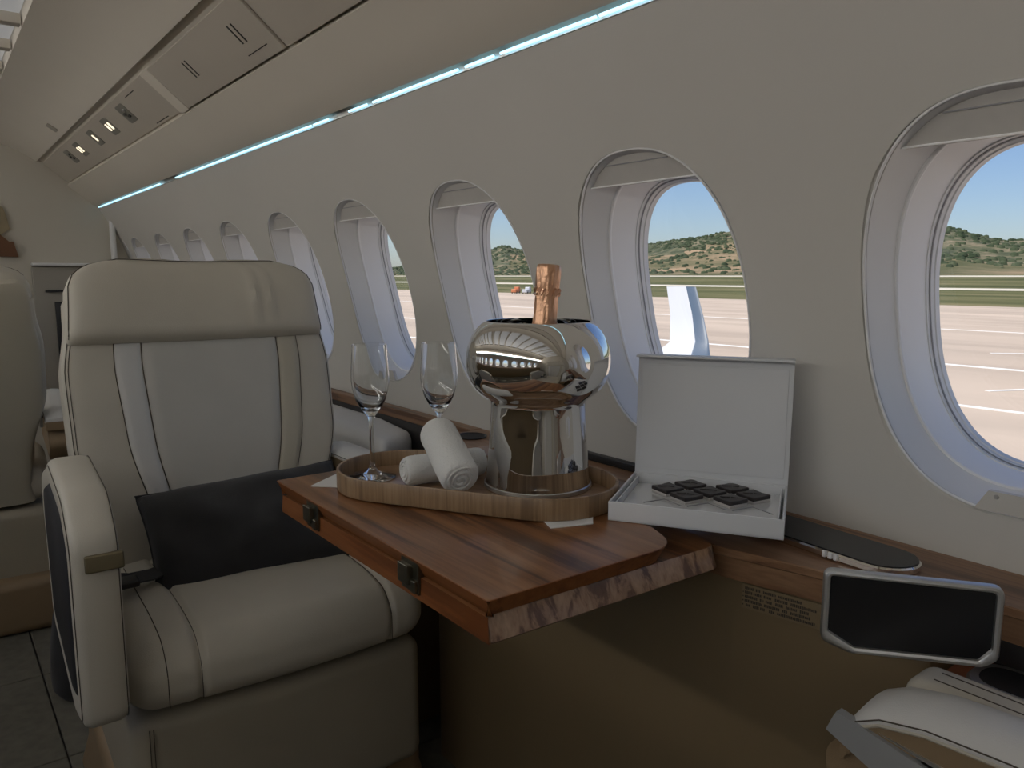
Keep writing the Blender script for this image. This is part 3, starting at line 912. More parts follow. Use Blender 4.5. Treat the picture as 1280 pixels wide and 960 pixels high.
body = child(raw('frame', *loft([mloop(.002, -.010), mloop(0, -.006), mloop(0, .001), mloop(.0015, .003), mloop(.004, .0035), mloop(.0065, .002), mloop(.0075, -.001)], True, False), SATIN), mn)
child(raw('screen', *loft([mloop(.0072, -.004), mloop(.0072, -.0006)]), SCREEN), mn)
child(raw('swivel_arm', *tube([onm(ML * .42, -.36, -.008), onm(ML * .42, -.365, -.02), onm(ML * .40, -.385, -.036)], .006, 8), BLACK_PL), mn)

# ------------------------------------------------------------------ folding table
tb = thing('folding_table', 'teak folding table with two bronze hinges along its edge', 'table', (.60, .9, -.405))
TZ = -.330
top_p = rounded([(.432, .600), (.716, .592), (.748, .668), (.875, .83), (.875, 1.19), (.432, 1.19)], [.006, .06, .05, .03, .01, .006], 8)
def leaf(poly, levels, kx=1.0):
    c = Vector((.62, .9))
    loops = []
    for z, d in levels:
        n_ = len(poly); out = []
        for i in range(n_):
            a = Vector(poly[i - 1]); b = Vector(poly[i]); e = Vector(poly[(i + 1) % n_])
            t = (e - a).normalized(); nn = Vector((-t.y, t.x))
            if (c - b).dot(nn) < 0: nn = -nn
            out.append((b.x + nn.x * d * kx, b.y + nn.y * d, z))
        loops.append(out)
    return loft(loops)
raw_top = leaf(top_p, [(TZ - .0225, .012), (TZ - .001, .0005), (TZ - .0003, .0012), (TZ, .003)])
lf1 = child(raw('upper_leaf', *raw_top, [TEAK, TEAK_EDGE], sharp=25), tb)
low_p = rounded([(.438, .604), (.80, .590), (.821, .64), (.821, .83), (.821, 1.186), (.438, 1.186)], [.005, .02, .05, .03, .01, .006], 8)
lf2 = child(raw('lower_leaf', *leaf(low_p, [(TZ - .052, .002), (TZ - .049, -.001), (TZ - .0245, .010), (TZ - .0235, .011)], 0.1), [TEAK, TEAK_EDGE, TEAK_END], sharp=25), tb)
for o, nz in ((lf1, True), (lf2, False)):
    for p in o.data.polygons:
        if abs(p.normal.z) < 0.8:
            p.material_index = 1
            if not nz and p.normal.y < -0.4 and p.normal.x > -0.6: p.material_index = 2
child(raw('core', *prism([(.452, .618), (.70, .622), (.84, .80), (.84, 1.17), (.452, 1.17)], TZ - .0245, TZ - .0215), SLOT), tb)
for yc in (1.052, .764):
    h = child(raw('hinge', *rbox((.4395, yc, TZ - .0245), (.0045, .020, .0205), .001, 1), BRASS), tb)
    child(raw('knuckle', *rbox((.4335, yc + .004, TZ - .0235), (.007, .0115, .0125), .002, 1, lambda x, y, z: (x, y, z - .3 * x)), BRASS), h)
    child(raw('knuckle', *rbox((.4345, yc - .012, TZ - .035), (.004, .006, .008), .002, 1), BRASS), h)
    for zz in (.010, -.012):
        child(raw('screw', *lathe([(0, 0), (.0025, 0), (.0022, .0008), (0, .0009)], 10), SATIN), h).matrix_basis = Matrix.Translation((.4348, yc + .016, TZ - .0245 + zz)) @ Matrix.Rotation(-PI / 2, 4, 'Y')
child(raw('support_rail', *rbox((.70, .97, TZ - .0625), (.10, .03, .010), .004, 1), SATIN), tb)

# napkins under the tray
def napkin(label, pts, z):
    o = raw('napkin', *prism(pts, z, z + .0016, ch=.0003), PAPER)
    return tag(o, label, 'napkin', None)
napkin('white paper napkin whose corner shows past the flute end of the tray', [(.462, 1.118), (.555, 1.02), (.66, 1.10), (.56, 1.185)], TZ + .0003)
napkin('white paper napkin whose corner shows past the bucket end of the tray', [(.630, .732), (.687, .711), (.80, .83), (.70, .90)], TZ + .0003)

# ------------------------------------------------------------------ tray
TU = Vector((.52, -.85, 0)).normalized()
TC = Vector((.648, .936, TZ + .0022))
tr = thing('serving_tray', 'oblong bamboo serving tray with rounded ends', 'tray', TC, math.atan2(TU.y, TU.x) + PI / 2)
def stad(L, Wd, N=28):   # long axis along y
    return [(Wd * math.cos(a), L + Wd * math.sin(a)) for a in [PI * k / N for k in range(N + 1)]] + [(Wd * math.cos(a), -L + Wd * math.sin(a)) for a in [PI + PI * k / N for k in range(N + 1)]]
TLc, TWd = .118, .107
raw('tray_base', *prism(stad(TLc, TWd - .004), 0, .006, ch=.001), BAMBOO_F, tr)
lv = [(.001, TWd - .002), (.0, TWd - .0008), (.002, TWd), (.029, TWd), (.0305, TWd - .0008), (.031, TWd - .0025), (.0305, TWd - .0042), (.029, TWd - .005), (.0062, TWd - .005)]
raw('tray_rim', *loft([[(x, y, z) for x, y in stad(TLc, w)] for z, w in lv], False, False), BAMBOO, tr)
TF = TC.z + .006

# ------------------------------------------------------------------ champagne bucket and bottle
BX, BY = .737, .888
bk_ = thing('champagne_bucket', 'polished steel champagne bucket shaped like a cork', 'ice bucket', (BX, BY, TF))
bp_ = [(.0, .0), (.070, .0), (.0795, .0015), (.0815, .005), (.0815, .008), (.0800, .012), (.0785, .03), (.0765, .06), (.0745, .09), (.0728, .115), (.0725, .128), (.0735, .134),
       (.079, .139), (.088, .145), (.0965, .153), (.1035, .164), (.1085, .177), (.1105, .190), (.1103, .202), (.1075, .217), (.102, .231), (.095, .242), (.0875, .250), (.0825, .2535), (.0800, .255),
       (.0785, .2545), (.0800, .249), (.090, .238), (.100, .225), (.105, .207), (.1055, .190), (.102, .170), (.090, .152), (.074, .140), (.068, .13), (.072, .02), (.0, .015)]
raw('bucket_body', *lathe(bp_, 96), CHROME, bk_, 50)
raw('base_ring', *lathe([(.0822, .0), (.0835, .001), (.0835, .006), (.0822, .007), (.081, .006), (.081, .001), (.0822, .0)], 96), SATIN, bk_)
bt = thing('champagne_bottle', 'champagne bottle with crinkled copper foil neck standing in the bucket', 'bottle', (BX - .006, BY + .004, TF + .0155))
bt.rotation_euler = (math.radians(1.5), math.radians(4.0), 0)
BSC = .955
raw('glass_body', *lathe([(0, 0), (.040, 0), (.042, .004), (.042, .13), (.040, .155), (.033, .19), (.024, .215), (.018, .235), (.016, .25), (.0, .25)], 40), BOTTLE, bt)
fo = []
rnd = random.Random(3)
ph = [rnd.uniform(0, 6.28) for _ in range(8)]
for r, z in [(.0225, .222), (.0205, .238), (.0192, .252), (.0185, .268), (.0182, .282), (.0186, .292), (.0182, .297), (.0186, .303), (.0192, .312), (.0196, .322), (.0196, .331), (.0188, .3355), (.0165, .3375), (.008, .3385), (0.0001, .3387)]:
    lp = []
    for k in range(64):
        a = 2 * PI * k / 64
        cr = .0007 * math.sin(11 * a + ph[0] + z * 60) + .0005 * math.sin(17 * a + ph[1] - z * 90)
        if .287 < z < .306: cr += .0011 * math.sin(9 * a + z * 500)
        rr = max(0.00005, r + cr * min(1, r / .015))
        lp.append((rr * .93 * math.cos(a), rr * .93 * math.sin(a), z))
    fo.append(lp)
ff = raw('foil', *loft(fo, False, True), FOIL, bt, 60)
gg = G()
for k in range(14):
    a = 2 * PI * k / 14 + .1
    for dz in (-.006, .006):
        a2 = a + .16 * (1 if dz > 0 else -1)
        gg.add(*tube([(.0192 * math.cos(a), .0192 * math.sin(a), .295), (.0203 * math.cos((a + a2) / 2), .0203 * math.sin((a + a2) / 2), .295 + dz * .5), (.0188 * math.cos(a2), .0188 * math.sin(a2), .295 + dz)], .0011, 5))
gg.make('foil_crimp', FOIL, ff, 60)
nk = raw('neck_napkin', *loft([[(.030, .006, .205), (.048, .004, .212), (.062, -.004, .205)], [(.026, -.004, .232), (.036, -.008, .242), (.058, -.014, .232)], [(.024, -.010, .248), (.031, -.012, .252), (.040, -.016, .240)]], False, False, False), PAPER)
nk.data.transform(Matrix.Identity(4))
sol = nk.modifiers.new('thickness', 'SOLIDIFY'); sol.thickness = .0012
nk.location = (BX - .01, BY, TF + .006)
bt.scale = (1, 1, .96)
tag(nk, 'white napkin corner tucked beside the bottle in the bucket', 'napkin')

# ------------------------------------------------------------------ flutes
def flute(loc, label):
    t = thing('champagne_flute', label, 'glass', loc, 0, None)
    outer = [(.0, .0), (.036, .0), (.0375, .0008), (.0372, .0016), (.030, .003), (.018, .006), (.009, .0105), (.0050, .018), (.0038, .030), (.0036, .055), (.0036, .080), (.0042, .095), (.0065, .1035), (.0110, .110), (.0180, .120), (.0245, .133), (.0285, .148), (.0303, .163), (.0300, .180), (.0288, .200), (.0275, .2225)]
    inner = [(.0268, .2226), (.0262, .2225), (.0275, .200), (.0288, .180), (.0291, .163), (.0272, .148), (.0230, .134), (.0160, .122), (.0080, .115), (.0, .1135)]
    outer = [(r, z * .965) for r, z in outer]; inner = [(r, z * .965) for r, z in inner]
    raw('bowl', *lathe([(r, z) for r, z in outer[12:]] + inner + [], 56), GLASS, t, 60)
    raw('stem', *lathe(outer[:13] + [(.0, .1045)], 48), GLASS, t, 60)
    return t
flute((.552, 1.082, TF + .0006), 'empty champagne flute standing clear of the towels on the tray')
flute((.655, 1.042, TF + .0006), 'empty champagne flute standing behind the rolled towels')

# ------------------------------------------------------------------ rolled towels
def towel(p0, p1, r, label):
    p0, p1 = Vector(p0), Vector(p1)
    L = (p1 - p0).length
    t = thing('rolled_towel', label, 'towel', (p0 + p1) / 2)
    q = (p1 - p0).to_track_quat('Z', 'Y').to_matrix().to_4x4()
    t.rotation_euler = q.to_euler()
    loops = []; N = 128
    for i in range(91):
        s = i / 90; z = (s - .5) * L
        e = min(1, min(s, 1 - s) / .10)
        k = .80 + .20 * math.sqrt(max(0, 1 - (1 - e) ** 2))
        lp = []
        for j in range(N):
            a = 2 * PI * j / N
            rr = r * k * (1 + .035 * noise.noise(Vector((math.cos(a) * 1.6, math.sin(a) * 1.6, s * 3.5 + r * 99))) + .018 * noise.noise(Vector((math.cos(a) * 9, math.sin(a) * 9, s * 26))) + .016 * noise.noise(Vector((math.cos(a) * 26, math.sin(a) * 26, s * 70))))
            if abs((a - 1.2 + .3 * s) % (2 * PI) - PI) < .08: rr *= .965
            lp.append((rr * math.cos(a), rr * math.sin(a), z))
        loops.append(lp)
    raw('towel_body', *loft(loops), TERRY, t, 60)
    for sg in (-1, 1):      # spiral folds at the two ends
        pts = []
        for k in range(70):
            a = k / 69 * 4.6 * PI; rr = r * (.12 + .62 * k / 69)
            pts.append((rr * math.cos(a), rr * math.sin(a), sg * (L / 2 - .0008 + .0012 * (1 - k / 69))))
        raw('rolled_end', *tube(pts, .0030, 6), TERRY, t, 60)
    return t
towel((.566, 1.003, TF + .0242), (.700, .985, TF + .0242), .0225, 'white rolled towel lying flat beneath another towel')
towel((.594, .888, TF + .0310), (.618, .992, TF + .0830), .0290, 'white rolled towel resting aslant on top of the flat towel')

# ------------------------------------------------------------------ chocolate box
cu = Vector((.520, -.854, 0)).normalized(); cv = Vector((-cu.y, cu.x, 0))
cx = thing('chocolate_box', 'open white gift box with upright lid, holding dark chocolates', 'box', (.8465, .659, TZ + .0004), math.atan2(cu.y, cu.x))
BW_, BD = .226, .170          # local x along the front, y towards the wall
hw, hd_ = BW_ / 2, BD / 2
HB = .0265
raw('box_bottom', *rbox((0, 0, .0015), (hw, hd_, .0015), .0008, 1), BOXW, cx)
for nm, c, h in (('box_side', (0, -hd_ + .0015, HB / 2), (hw, .0015, HB / 2)), ('box_side', (-hw + .0015, 0, HB / 2), (.0015, hd_ - .003, HB / 2)), ('box_side', (hw - .0015, 0, HB / 2), (.0015, hd_ - .003, HB / 2)), ('box_side', (0, hd_ - .0015, HB / 2), (hw, .0015, HB / 2))):
    raw(nm, *rbox(c, h, .0006, 1), BOXW, cx)
for nm, c, h in (('inner_wall', (0, -hd_ + .008, HB / 2 - .001), (hw - .006, .001, HB / 2 - .002)), ('inner_wall', (-hw + .008, 0, HB / 2 - .001), (.001, hd_ - .008, HB / 2 - .002)), ('inner_wall', (hw - .008, 0, HB / 2 - .001), (.001, hd_ - .008, HB / 2 - .002))):
    raw(nm, *rbox(c, h, .0006, 1), BOXW, cx)
ins = raw('insert_tray', *rbox((0, 0, .0105), (hw - .009, hd_ - .008, .0025), .001, 1), LINER, cx)
ins['label'] = 'glossy white insert'
LH = .203
LT = math.tan(math.radians(6))
def lidf(x, y, z): return (x * (1 + .012 * (z / LH + .5)), y + LT * (z + LH / 2), z)
raw('lid', *rbox((0, hd_ + .0035, HB * .2 + LH / 2), (hw, .0018, LH / 2), .0008, 2, lidf), BOXW, cx)
raw('lid_lining', *rbox((0, hd_ + .0012, HB + .012 + .076), (hw - .006, .0010, .080), .0006, 1, lambda x, y, z: (x, y + LT * (z + .109), z)), BOXW, cx)
lipo = raw('lid_flap', *rbox((0, hd_ - .006 + LT * LH, HB * .2 + LH), (hw * 1.016, .013, .0016), .0008, 1), BOXW, cx)
raw('spine', *rbox((0, hd_ + .0015, HB / 2), (hw, .0015, HB / 2), .0006, 1), BOXW, cx)
# chocolates, set cornerwise on the insert
a_ = math.radians(-11)
va = Vector((math.cos(a_), math.sin(a_), 0)) * .0425; vb = Vector((va.y, -va.x, 0))
C4 = Vector((.880, .670, 0))
CZ = TZ + .0004 + .0132
pos = [(0, 0), (-1, 0), (1, 0), (-1, -1), (0, -1), (0, 1), (1, 1)]
names = {(0, 0): 'dark chocolate square in the middle, ringed by the other chocolates', (-1, 0): 'dark chocolate square at the end of the middle row, towards the bucket', (1, 0): 'dark chocolate square at the end of the middle row, towards the black control panel',
         (-1, -1): 'dark chocolate square nearest the hinge and the bucket', (0, -1): 'dark chocolate square beside the lid, away from the bucket',
         (0, 1): 'dark chocolate square in the front row, towards the table corner', (1, 1): 'dark chocolate square in the front row, towards the control panel'}
ch0 = None
for (i, j) in pos:
    p = C4 + va * i + vb * j
    if ch0 is None:
        t = thing('chocolate', names[(i, j)], 'chocolate', (p.x, p.y, CZ), a_, 'chocolates in the white box')
        raw('biscuit_base', *rbox((0, 0, .002), (.0166, .0166, .002), .001, 1), CHOCB, t)
        tp = raw('chocolate_top', *rbox((0, 0, .0065), (.0170, .0170, .0026), .0015, 2, lambda x, y, z: (x, y, z + (.0009 if z > 0 and abs(abs(x) - abs(y)) < .004 else 0))), CHOC, t)
        gl = G()
        gl.add(*tube([(-.010, -.010, .0096), (0, 0, .0102), (.010, .010, .0096)], .0006, 5)); gl.add(*tube([(-.010, .010, .0096), (0, 0, .0102), (.007, -.007, .0096)], .0006, 5))
        gl.make('drizzle', CHOC, tp)
        ch0 = t
    else:
        t = dup(ch0, (p.x, p.y, CZ), a_ + random.uniform(-.03, .03), label=names[(i, j)])
for (i, j) in ((-2, 0), (-1, 1), (0, 2)):
    p = C4 + va * i + vb * j
    p += (va * .0 - vb * .0)
    R = Matrix.Translation(p) @ Matrix.Rotation(a_, 4, 'Z')
    pts = [(-.0185, -.016), (-.0185, .0185), (.0, .0185)]
    pts = [(.0185, -.016 ), (.0185, .0), (.0185, .0185), (-.0185, .0185)][::-1]
    gl = G()
    gl.add(*box((0, .0185, .0), (.0185, .0011, .0008))); gl.add(*box((.0185, .0, .0), (.0011, .0185, .0008)))
    o = raw('empty_slot', *xf((gl.v, gl.f), Matrix.Translation((0, 0, CZ)) @ R), SEAL)
    o.parent = cx
    o.matrix_parent_inverse = (Matrix.Translation(cx.location) @ Matrix.Rotation(cx.rotation_euler.z, 4, 'Z')).inverted()

# ------------------------------------------------------------------ black cushion on the seat
def pillow(name, hx, hz, th, c, M, label):
    vs = []; fs = []; N = 30
    for sgn in (1, -1):
        g0 = len(vs)
        for i in range(N + 1):
            for j in range(N + 1):
                u, v = -1 + 2 * i / N, -1 + 2 * j / N
                pin = 1 - .055 * (1 - u * u) * abs(v) ** 3 ; pin2 = 1 - .05 * (1 - v * v) * abs(u) ** 3
                d = th * ((1 - u * u) * (1 - v * v)) ** .45
                d += .016 * noise.noise(Vector((u * 2.6, v * 2.2, sgn * 3))) * (1 - u * u) ** .5 * (1 - v * v) ** .5
                vs.append((u * hx * pin2, sgn * d, v * hz * pin))
        for i in range(N):
            for j in range(N):
                a = g0 + i * (N + 1) + j
                fs.append((a, a + N + 1, a + N + 2, a + 1) if sgn > 0 else (a, a + 1, a + N + 2, a + N + 1))
    t = thing(name, label, 'cushion')
    t.matrix_world = Matrix.Translation(c) @ M
    raw('cushion_cover', vs, fs, BLACK_CLOTH, t, 80)
    ed = [(hx * u * .999, 0, hz * v * .999) for u, v in ([(-1 + 2 * k / 16, -1 + .0) for k in range(16)] + [(1, -1 + 2 * k / 16) for k in range(16)] + [(1 - 2 * k / 16, 1) for k in range(16)] + [(-1, 1 - 2 * k / 16) for k in range(16)])]
    ed = [(x * (1 - .05 * (1 - (z / hz) ** 2) * (abs(x) / hx) ** 3), 0, z * (1 - .055 * (1 - (x / hx) ** 2) * (abs(z) / hz) ** 3)) for x, _, z in ed]
    raw('edge_seam', *tube(ed, .0022, 6, True), BLACK_CLOTH, t)
    return t
pillow('cushion', .200, .122, .075, (.495, 1.500, -.512), Matrix.Rotation(math.radians(-5), 4, 'Z') @ Matrix.Rotation(math.radians(-3), 4, 'Y') @ Matrix.Rotation(math.radians(-40), 4, 'X'), 'black cloth cushion leaning on the cream leather seat')
# soft black bag on the floor behind the armrest
bagl = []
for z, a, b in ((0, .07, .09), (.02, .082, .105), (.10, .08, .10), (.20, .066, .085), (.27, .045, .06), (.30, .02, .03)):
    bagl.append([(a * math.copysign(abs(math.cos(t)) ** .7, math.cos(t)) + .006 * noise.noise(Vector((math.cos(t) * 2, math.sin(t) * 2, z * 9))), b * math.copysign(abs(math.sin(t)) ** .7, math.sin(t)), z) for t in [2 * PI * k / 28 for k in range(28)]])
bag = thing('bag', 'small soft black bag standing on the floor behind the armrest', 'bag', (.265, 2.20, FLOOR + .001))
raw('bag_body', *loft(bagl), BLACK_CLOTH, bag)
raw('bag_handle', *tube([(0, .03 * math.cos(t), .28 + .05 * math.sin(t)) for t in [PI * k / 12 for k in range(13)]], .005, 8), BLACK_CLOTH, bag)

# ------------------------------------------------------------------ outside: apron, grass, roads, hills, winglet
GZ = -3.0
def terr_z(x):
    if x < 160: return GZ
    return GZ + (x - 160) * 0.0195
APRON = mat('pale_concrete_apron', (0.52, 0.415, 0.325), 0.9, var=0.14, vscale=0.05, vstretch=(1.6, 0.35, 1))
def add_detail(m, scale, amt, stretch):
    t = m.node_tree; b = t.nodes['Principled BSDF']
    lk = b.inputs['Base Color'].links[0]; src = lk.from_socket
    tc = [q for q in t.nodes if q.type == 'TEX_COORD'][0]
    mp = t.nodes.new('ShaderNodeMapping'); mp.inputs['Scale'].default_value = stretch
    t.links.new(tc.outputs['Object'], mp.inputs[0])
    nn = t.nodes.new('ShaderNodeTexNoise'); nn.inputs['Scale'].default_value = scale; nn.inputs['Detail'].default_value = 8
    t.links.new(mp.outputs[0], nn.inputs['Vector'])
    rp = t.nodes.new('ShaderNodeValToRGB')
    rp.color_ramp.elements[0].position = .38; rp.color_ramp.elements[0].color = (1 - amt, 1 - amt, 1 - amt, 1)
    rp.color_ramp.elements[1].position = .56
    t.links.new(nn.outputs['Fac'], rp.inputs[0])
    mx = t.nodes.new('ShaderNodeMixRGB'); mx.blend_type = 'MULTIPLY'; mx.inputs[0].default_value = 1
    t.links.new(src, mx.inputs[1]); t.links.new(rp.outputs[0], mx.inputs[2]); t.links.new(mx.outputs[0], b.inputs['Base Color'])
add_detail(APRON, .35, .16, (1, .16, 1))
def land(name, c0, c1, c2, scale, stretch, p=(.35, .5, .66)):
    m, t, b = nodes(name)
    tc = t.nodes.new('ShaderNodeTexCoord'); mp = t.nodes.new('ShaderNodeMapping'); mp.inputs['Scale'].default_value = stretch
    t.links.new(tc.outputs['Object'], mp.inputs[0])
    nn = t.nodes.new('ShaderNodeTexNoise'); nn.inputs['Scale'].default_value = scale; nn.inputs['Detail'].default_value = 9; nn.inputs['Roughness'].default_value = .68
    t.links.new(mp.outputs[0], nn.inputs['Vector'])
    r = t.nodes.new('ShaderNodeValToRGB'); e = r.color_ramp.elements
    e[0].position = p[0]; e[0].color = (*c0, 1); e[1].position = p[2]; e[1].color = (*c2, 1)
    k = e.new(p[1]); k.color = (*c1, 1)
    t.links.new(nn.outputs['Fac'], r.inputs[0]); t.links.new(r.outputs[0], b.inputs['Base Color'])
    b.inputs['Roughness'].default_value = 1.0; b.inputs['Specular IOR Level'].default_value = .1
    return m
GRASS = land('dry_grass', (.06, .07, .028), (.115, .115, .05), (.20, .175, .09), .06, (1, .25, 1))
SCRUB = land('hill_scrub', (.05, .062, .038), (.105, .11, .065), (.25, .20, .135), .045, (1, 1, 1.6), (.40, .50, .64))
SAND = land('hill_foot_sand', (.085, .09, .045), (.17, .145, .085), (.36, .25, .16), .03, (1, .5, 1), (.36, .5, .66))
ROAD = mat('pale_road', (.62, .56, .46), .9)
PAINT = mat('white_paint', (.80, .78, .74), .8)
YA, YB = -900, 2600
gp_ = tag(raw('apron', [(-60, -300, GZ), (84, -300, GZ), (84, 900, GZ), (-60, 900, GZ), (-60, -300, GZ - .3), (84, -300, GZ - .3), (84, 900, GZ - .3), (-60, 900, GZ - .3)], [(0, 1, 2, 3), (7, 6, 5, 4), (0, 4, 5, 1), (1, 5, 6, 2), (2, 6, 7, 3), (3, 7, 4, 0)], APRON), 'pale concrete airport apron outside the windows', 'apron')
gp_['kind'] = 'structure'; del gp_['category']
gr = raw('grass_field', *loft([[(x, y, terr_z(x) - .02) for y in (YA, -100, 100, 300, 600, 1200, YB)] for x in (84, 130, 160, 300, 480)], False, False, False), GRASS)
gr['kind'] = 'structure'; gr['label'] = 'flat dry green grass field beyond the apron'
def stripe(name, x0, x1, dz, m_, label, cat, y0=YA, y1=YB, h=.06):
    v, f = loft([[(x, y, terr_z(x) + dz + (h if t_ else 0)) for x, t_ in ((x0, 0), (x0, 1), (x1, 1), (x1, 0))] for y in (y0, y1)])
    return tag(raw(name, v, f, m_), label, cat)
stripe('taxi_road', 168, 179, -.02, ROAD, 'pale straight road across the grass, nearer the apron', 'road')
stripe('taxi_road', 300, 320, -.02, ROAD, 'pale straight road at the foot of the hills', 'road')
for i, (x, w_, y0_, y1_, lb) in enumerate(((27.6, .35, -80, 130, 'long white line painted on the apron, farther from the aircraft'), (19.0, .22, -60, 90, 'long white line painted on the apron, nearer the aircraft'), (46, .3, 10, 160, 'white line painted on the apron close to the grass'))):
    o = stripe('apron_marking', x - w_ / 2, x + w_ / 2, 0, PAINT, lb, 'line', y0_, y1_, .015)
for i, (x0_, y0_, x1_, y1_) in enumerate(((22, 8.0, 24, 7.0), (23.5, 5.6, 25.5, 4.2), (33, 12, 36, 9))):
    d = Vector((x1_ - x0_, y1_ - y0_, 0)); nn = Vector((-d.y, d.x, 0)).normalized() * .09
    tag(raw('apron_marking', *prism([(x0_ - nn.x, y0_ - nn.y), (x1_ - nn.x, y1_ - nn.y), (x1_ + nn.x, y1_ + nn.y), (x0_ + nn.x, y0_ + nn.y)], GZ, GZ + .012), PAINT), 'short white dash painted across the apron', 'line', 'short apron dashes')

# hills: crest height against the direction they lie in (y at x = 600)
crest = [(-700, 10), (60, 12), (204, 22), (262, 34), (345, 40), (430, 40), (557, 31), (690, 27), (760, 31), (793, 37), (847, 30), (960, 20), (1090, 12), (1300, 10), (2200, 18), (4200, 14)]
def crest_h(y): return interp(crest, max(-700, min(4200, y)))
def hill_z(x, y6):
    y = y6 * x / 600
    H = crest_h(y6)
    ps = min(1, (x - 340) / 260); ps = ps * ps * (3 - 2 * ps)
    base = terr_z(340)
    z = base + (H - base) * ps * (1 if x <= 600 else max(.2, 1 - (x - 600) / 400))
    return y, z + (3.2 * noise.noise(Vector((x * .02, y * .02, 0))) + 1.5 * noise.noise(Vector((x * .06, y * .06, 4))) + 1.3 * abs(noise.noise(Vector((x * .16, y * .16, 9))))) * min(1, (x - 340) / 120)
hv = []; hf = []
NX, NY = 40, 420
for i in range(NX + 1):
    x = 340 + 460 * i / NX
    for j in range(NY + 1):
        y, z = hill_z(x, -700 + 3700 * j / NY)
        hv.append((x, y, z))
for i in range(NX):
    for j in range(NY):
        a = i * (NY + 1) + j
        hf.append((a, a + NY + 1, a + NY + 2, a + 1))
hl = raw('hills', hv, hf, [SCRUB, SAND], None, 180, False)
for p in hl.data.polygons:
    c = p.center
    k = noise.noise(Vector((c.x * .018, c.y * .006, c.z * .05)))
    p.material_index = 1 if (c.x < 480 + 90 * k and 300 < c.y * 600 / c.x < 780 and k > -.25) or c.x < 420 else 0
hl['kind'] = 'structure'; hl['label'] = 'low scrubby hills with sandy cuttings beyond the airfield'

# scrub bushes dotted over the slopes
bv = G(); rb = random.Random(11)
OCT = [(1, 0, 0), (.3, .95, 0), (-.8, .6, 0), (-.8, -.6, 0), (.3, -.95, 0)]
nb_ = 0
while nb_ < 8000:
    x = 350 + 270 * rb.random() ** .8; y6 = rb.uniform(-150, 1500)
    y, z = hill_z(x, y6)
    dens = .55 + .9 * noise.noise(Vector((x * .02 + 7, y * .012, 3)))
    if rb.random() > dens: continue
    r = rb.uniform(.7, 2.2); h = r * rb.uniform(.6, 1.0); q = rb.uniform(0, 6)
    ring = [(x + r * (a * math.cos(q) - b * math.sin(q)), y + r * 1.3 * (a * math.sin(q) + b * math.cos(q))) for a, b, _ in OCT]
    bv.add([(px, py, z - .5) for px, py in ring] + [(x + (px - x) * .75, y + (py - y) * .75, z + h * .7) for px, py in ring] + [(x, y, z + h)],
           [(k, (k + 1) % 5, 5 + (k + 1) % 5, 5 + k) for k in range(5)] + [(5 + k, 5 + (k + 1) % 5, 10) for k in range(5)])
    nb_ += 1
bo_ = raw('bushes', bv.v, bv.f, land('bush_green', (.028, .042, .024), (.055, .072, .040), (.10, .11, .065), .09, (1, 1, 1)), None, 80, False)
bo_['kind'] = 'stuff'; bo_['label'] = 'dark green scrub bushes scattered over the hills'; bo_['category'] = 'bushes'

# wing with a swept winglet
WHITE = mat('white_aircraft_paint', (.60, .61, .63), .35, coat=.2)
BLUE_E = mat('blue_grey_leading_edge', (.075, .11, .16), .45)
wg = thing('aircraft_wing', 'white swept wing tip with a tall upturned winglet', 'wing', (11, 9, -2.0))
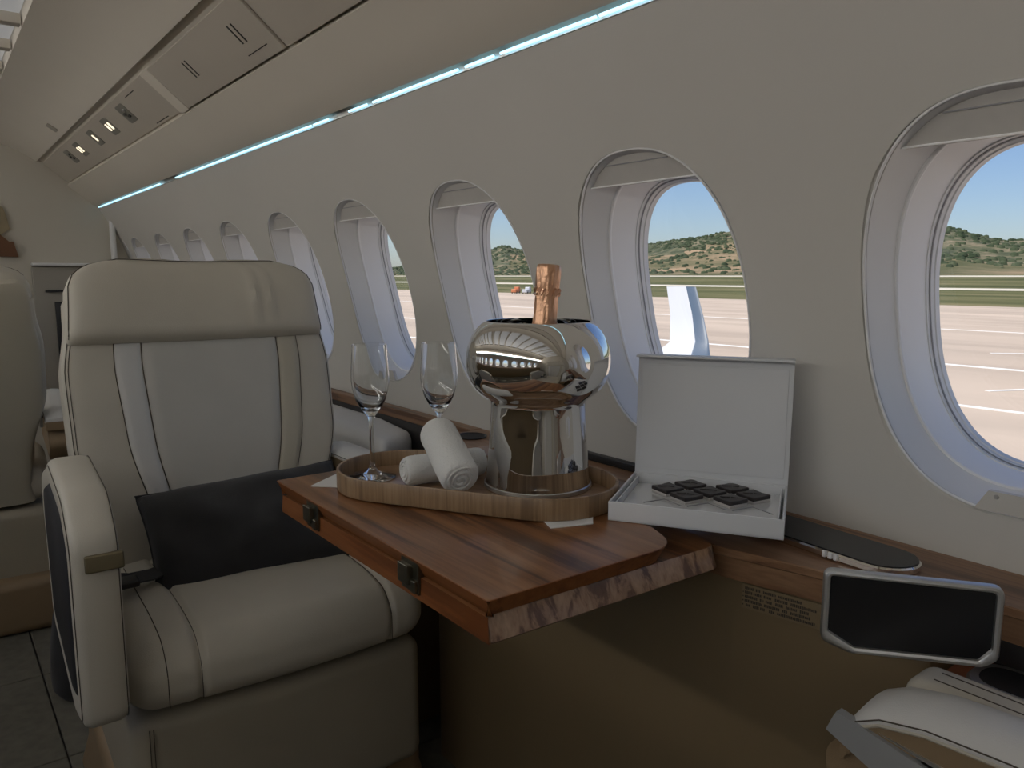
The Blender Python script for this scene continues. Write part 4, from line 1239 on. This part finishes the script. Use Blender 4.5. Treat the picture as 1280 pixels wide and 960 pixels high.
# stations along the wing: leading edge point, trailing edge point, thickness
STN = [((2.4, 2.2, -2.35), (2.4, 7.2, -2.35), .35), ((6.5, 5.0, -2.05), (6.5, 8.4, -2.05), .22), ((9.6, 7.35, -1.75), (9.6, 9.5, -1.72), .13), ((10.45, 8.05, -1.60), (10.45, 9.78, -1.585), .10),
       ((10.80, 8.32, -1.42), (10.78, 9.60, -1.45), .085), ((11.0, 8.52, -1.16), (10.98, 9.40, -1.22), .075), ((11.16, 8.78, -.72), (11.16, 9.55, -.74), .06), ((11.32, 9.10, -.20), (11.32, 9.80, -.20), .045)]
def wloop(le, te, th, nrm, a, b):
    le, te = Vector(le), Vector(te); out = []
    for s in [a + (b - a) * k / 10 for k in range(11)]:
        y = th * (1.8 * math.sqrt(max(0, s)) - 1.1 * s - .7 * s * s) * .75
        out.append(le + (te - le) * s + nrm * y)
    for s in [b - (b - a) * k / 10 for k in range(0 if b < .999 else 1, 11 if a > .001 else 10)]:
        y = th * (1.8 * math.sqrt(max(0, s)) - 1.1 * s - .7 * s * s) * .5
        out.append(le + (te - le) * s - nrm * y)
    return [tuple(p) for p in out]
nrms = []
for i in range(len(STN)):
    a = Vector(STN[max(0, i - 1)][0]); b = Vector(STN[min(len(STN) - 1, i + 1)][0])
    sp = (b - a); sp.y = 0; sp.normalize()
    nrms.append(Vector((-sp.z, 0, sp.x)))
child(raw('wing_skin', *loft([wloop(*s_, n_, .30, 1.0) for s_, n_ in zip(STN, nrms)]), WHITE, None, 30), wg)
child(raw('leading_edge', *loft([wloop(*s_, n_, 0.0, .31) for s_, n_ in zip(STN, nrms)]), BLUE_E, None, 30), wg)

# two small service vehicles far out on the apron edge
def vehicle(loc, colm, label):
    t = thing('service_vehicle', label, 'vehicle', loc, .5, None, (.5, .5, .5))
    raw('body', *rbox((0, 0, .95), (2.1, .9, .55), .15, 1), colm, t)
    raw('cab', *rbox((1.3, 0, 1.75), (.75, .85, .5), .2, 1), colm, t)
    raw('windscreen', *rbox((2.03, 0, 1.8), (.05, .7, .3), .04, 1), SCREEN, t)
    for sx in (-1.2, 1.2):
        for sy in (-.85, .85):
            w_ = raw('wheel', *lathe([(0, -.12), (.36, -.12), (.40, -.08), (.40, .08), (.36, .12), (0, .12)], 16), BLACK_PL, t)
            w_.location = (sx, sy, .40); w_.rotation_euler = (PI / 2, 0, 0)
vehicle((82, 105, GZ), mat('orange_paint', (.60, .20, .08), .5), 'small orange service vehicle at the edge of the apron')
vehicle((82, 102, GZ), WHITE, 'small white service vehicle at the edge of the apron')
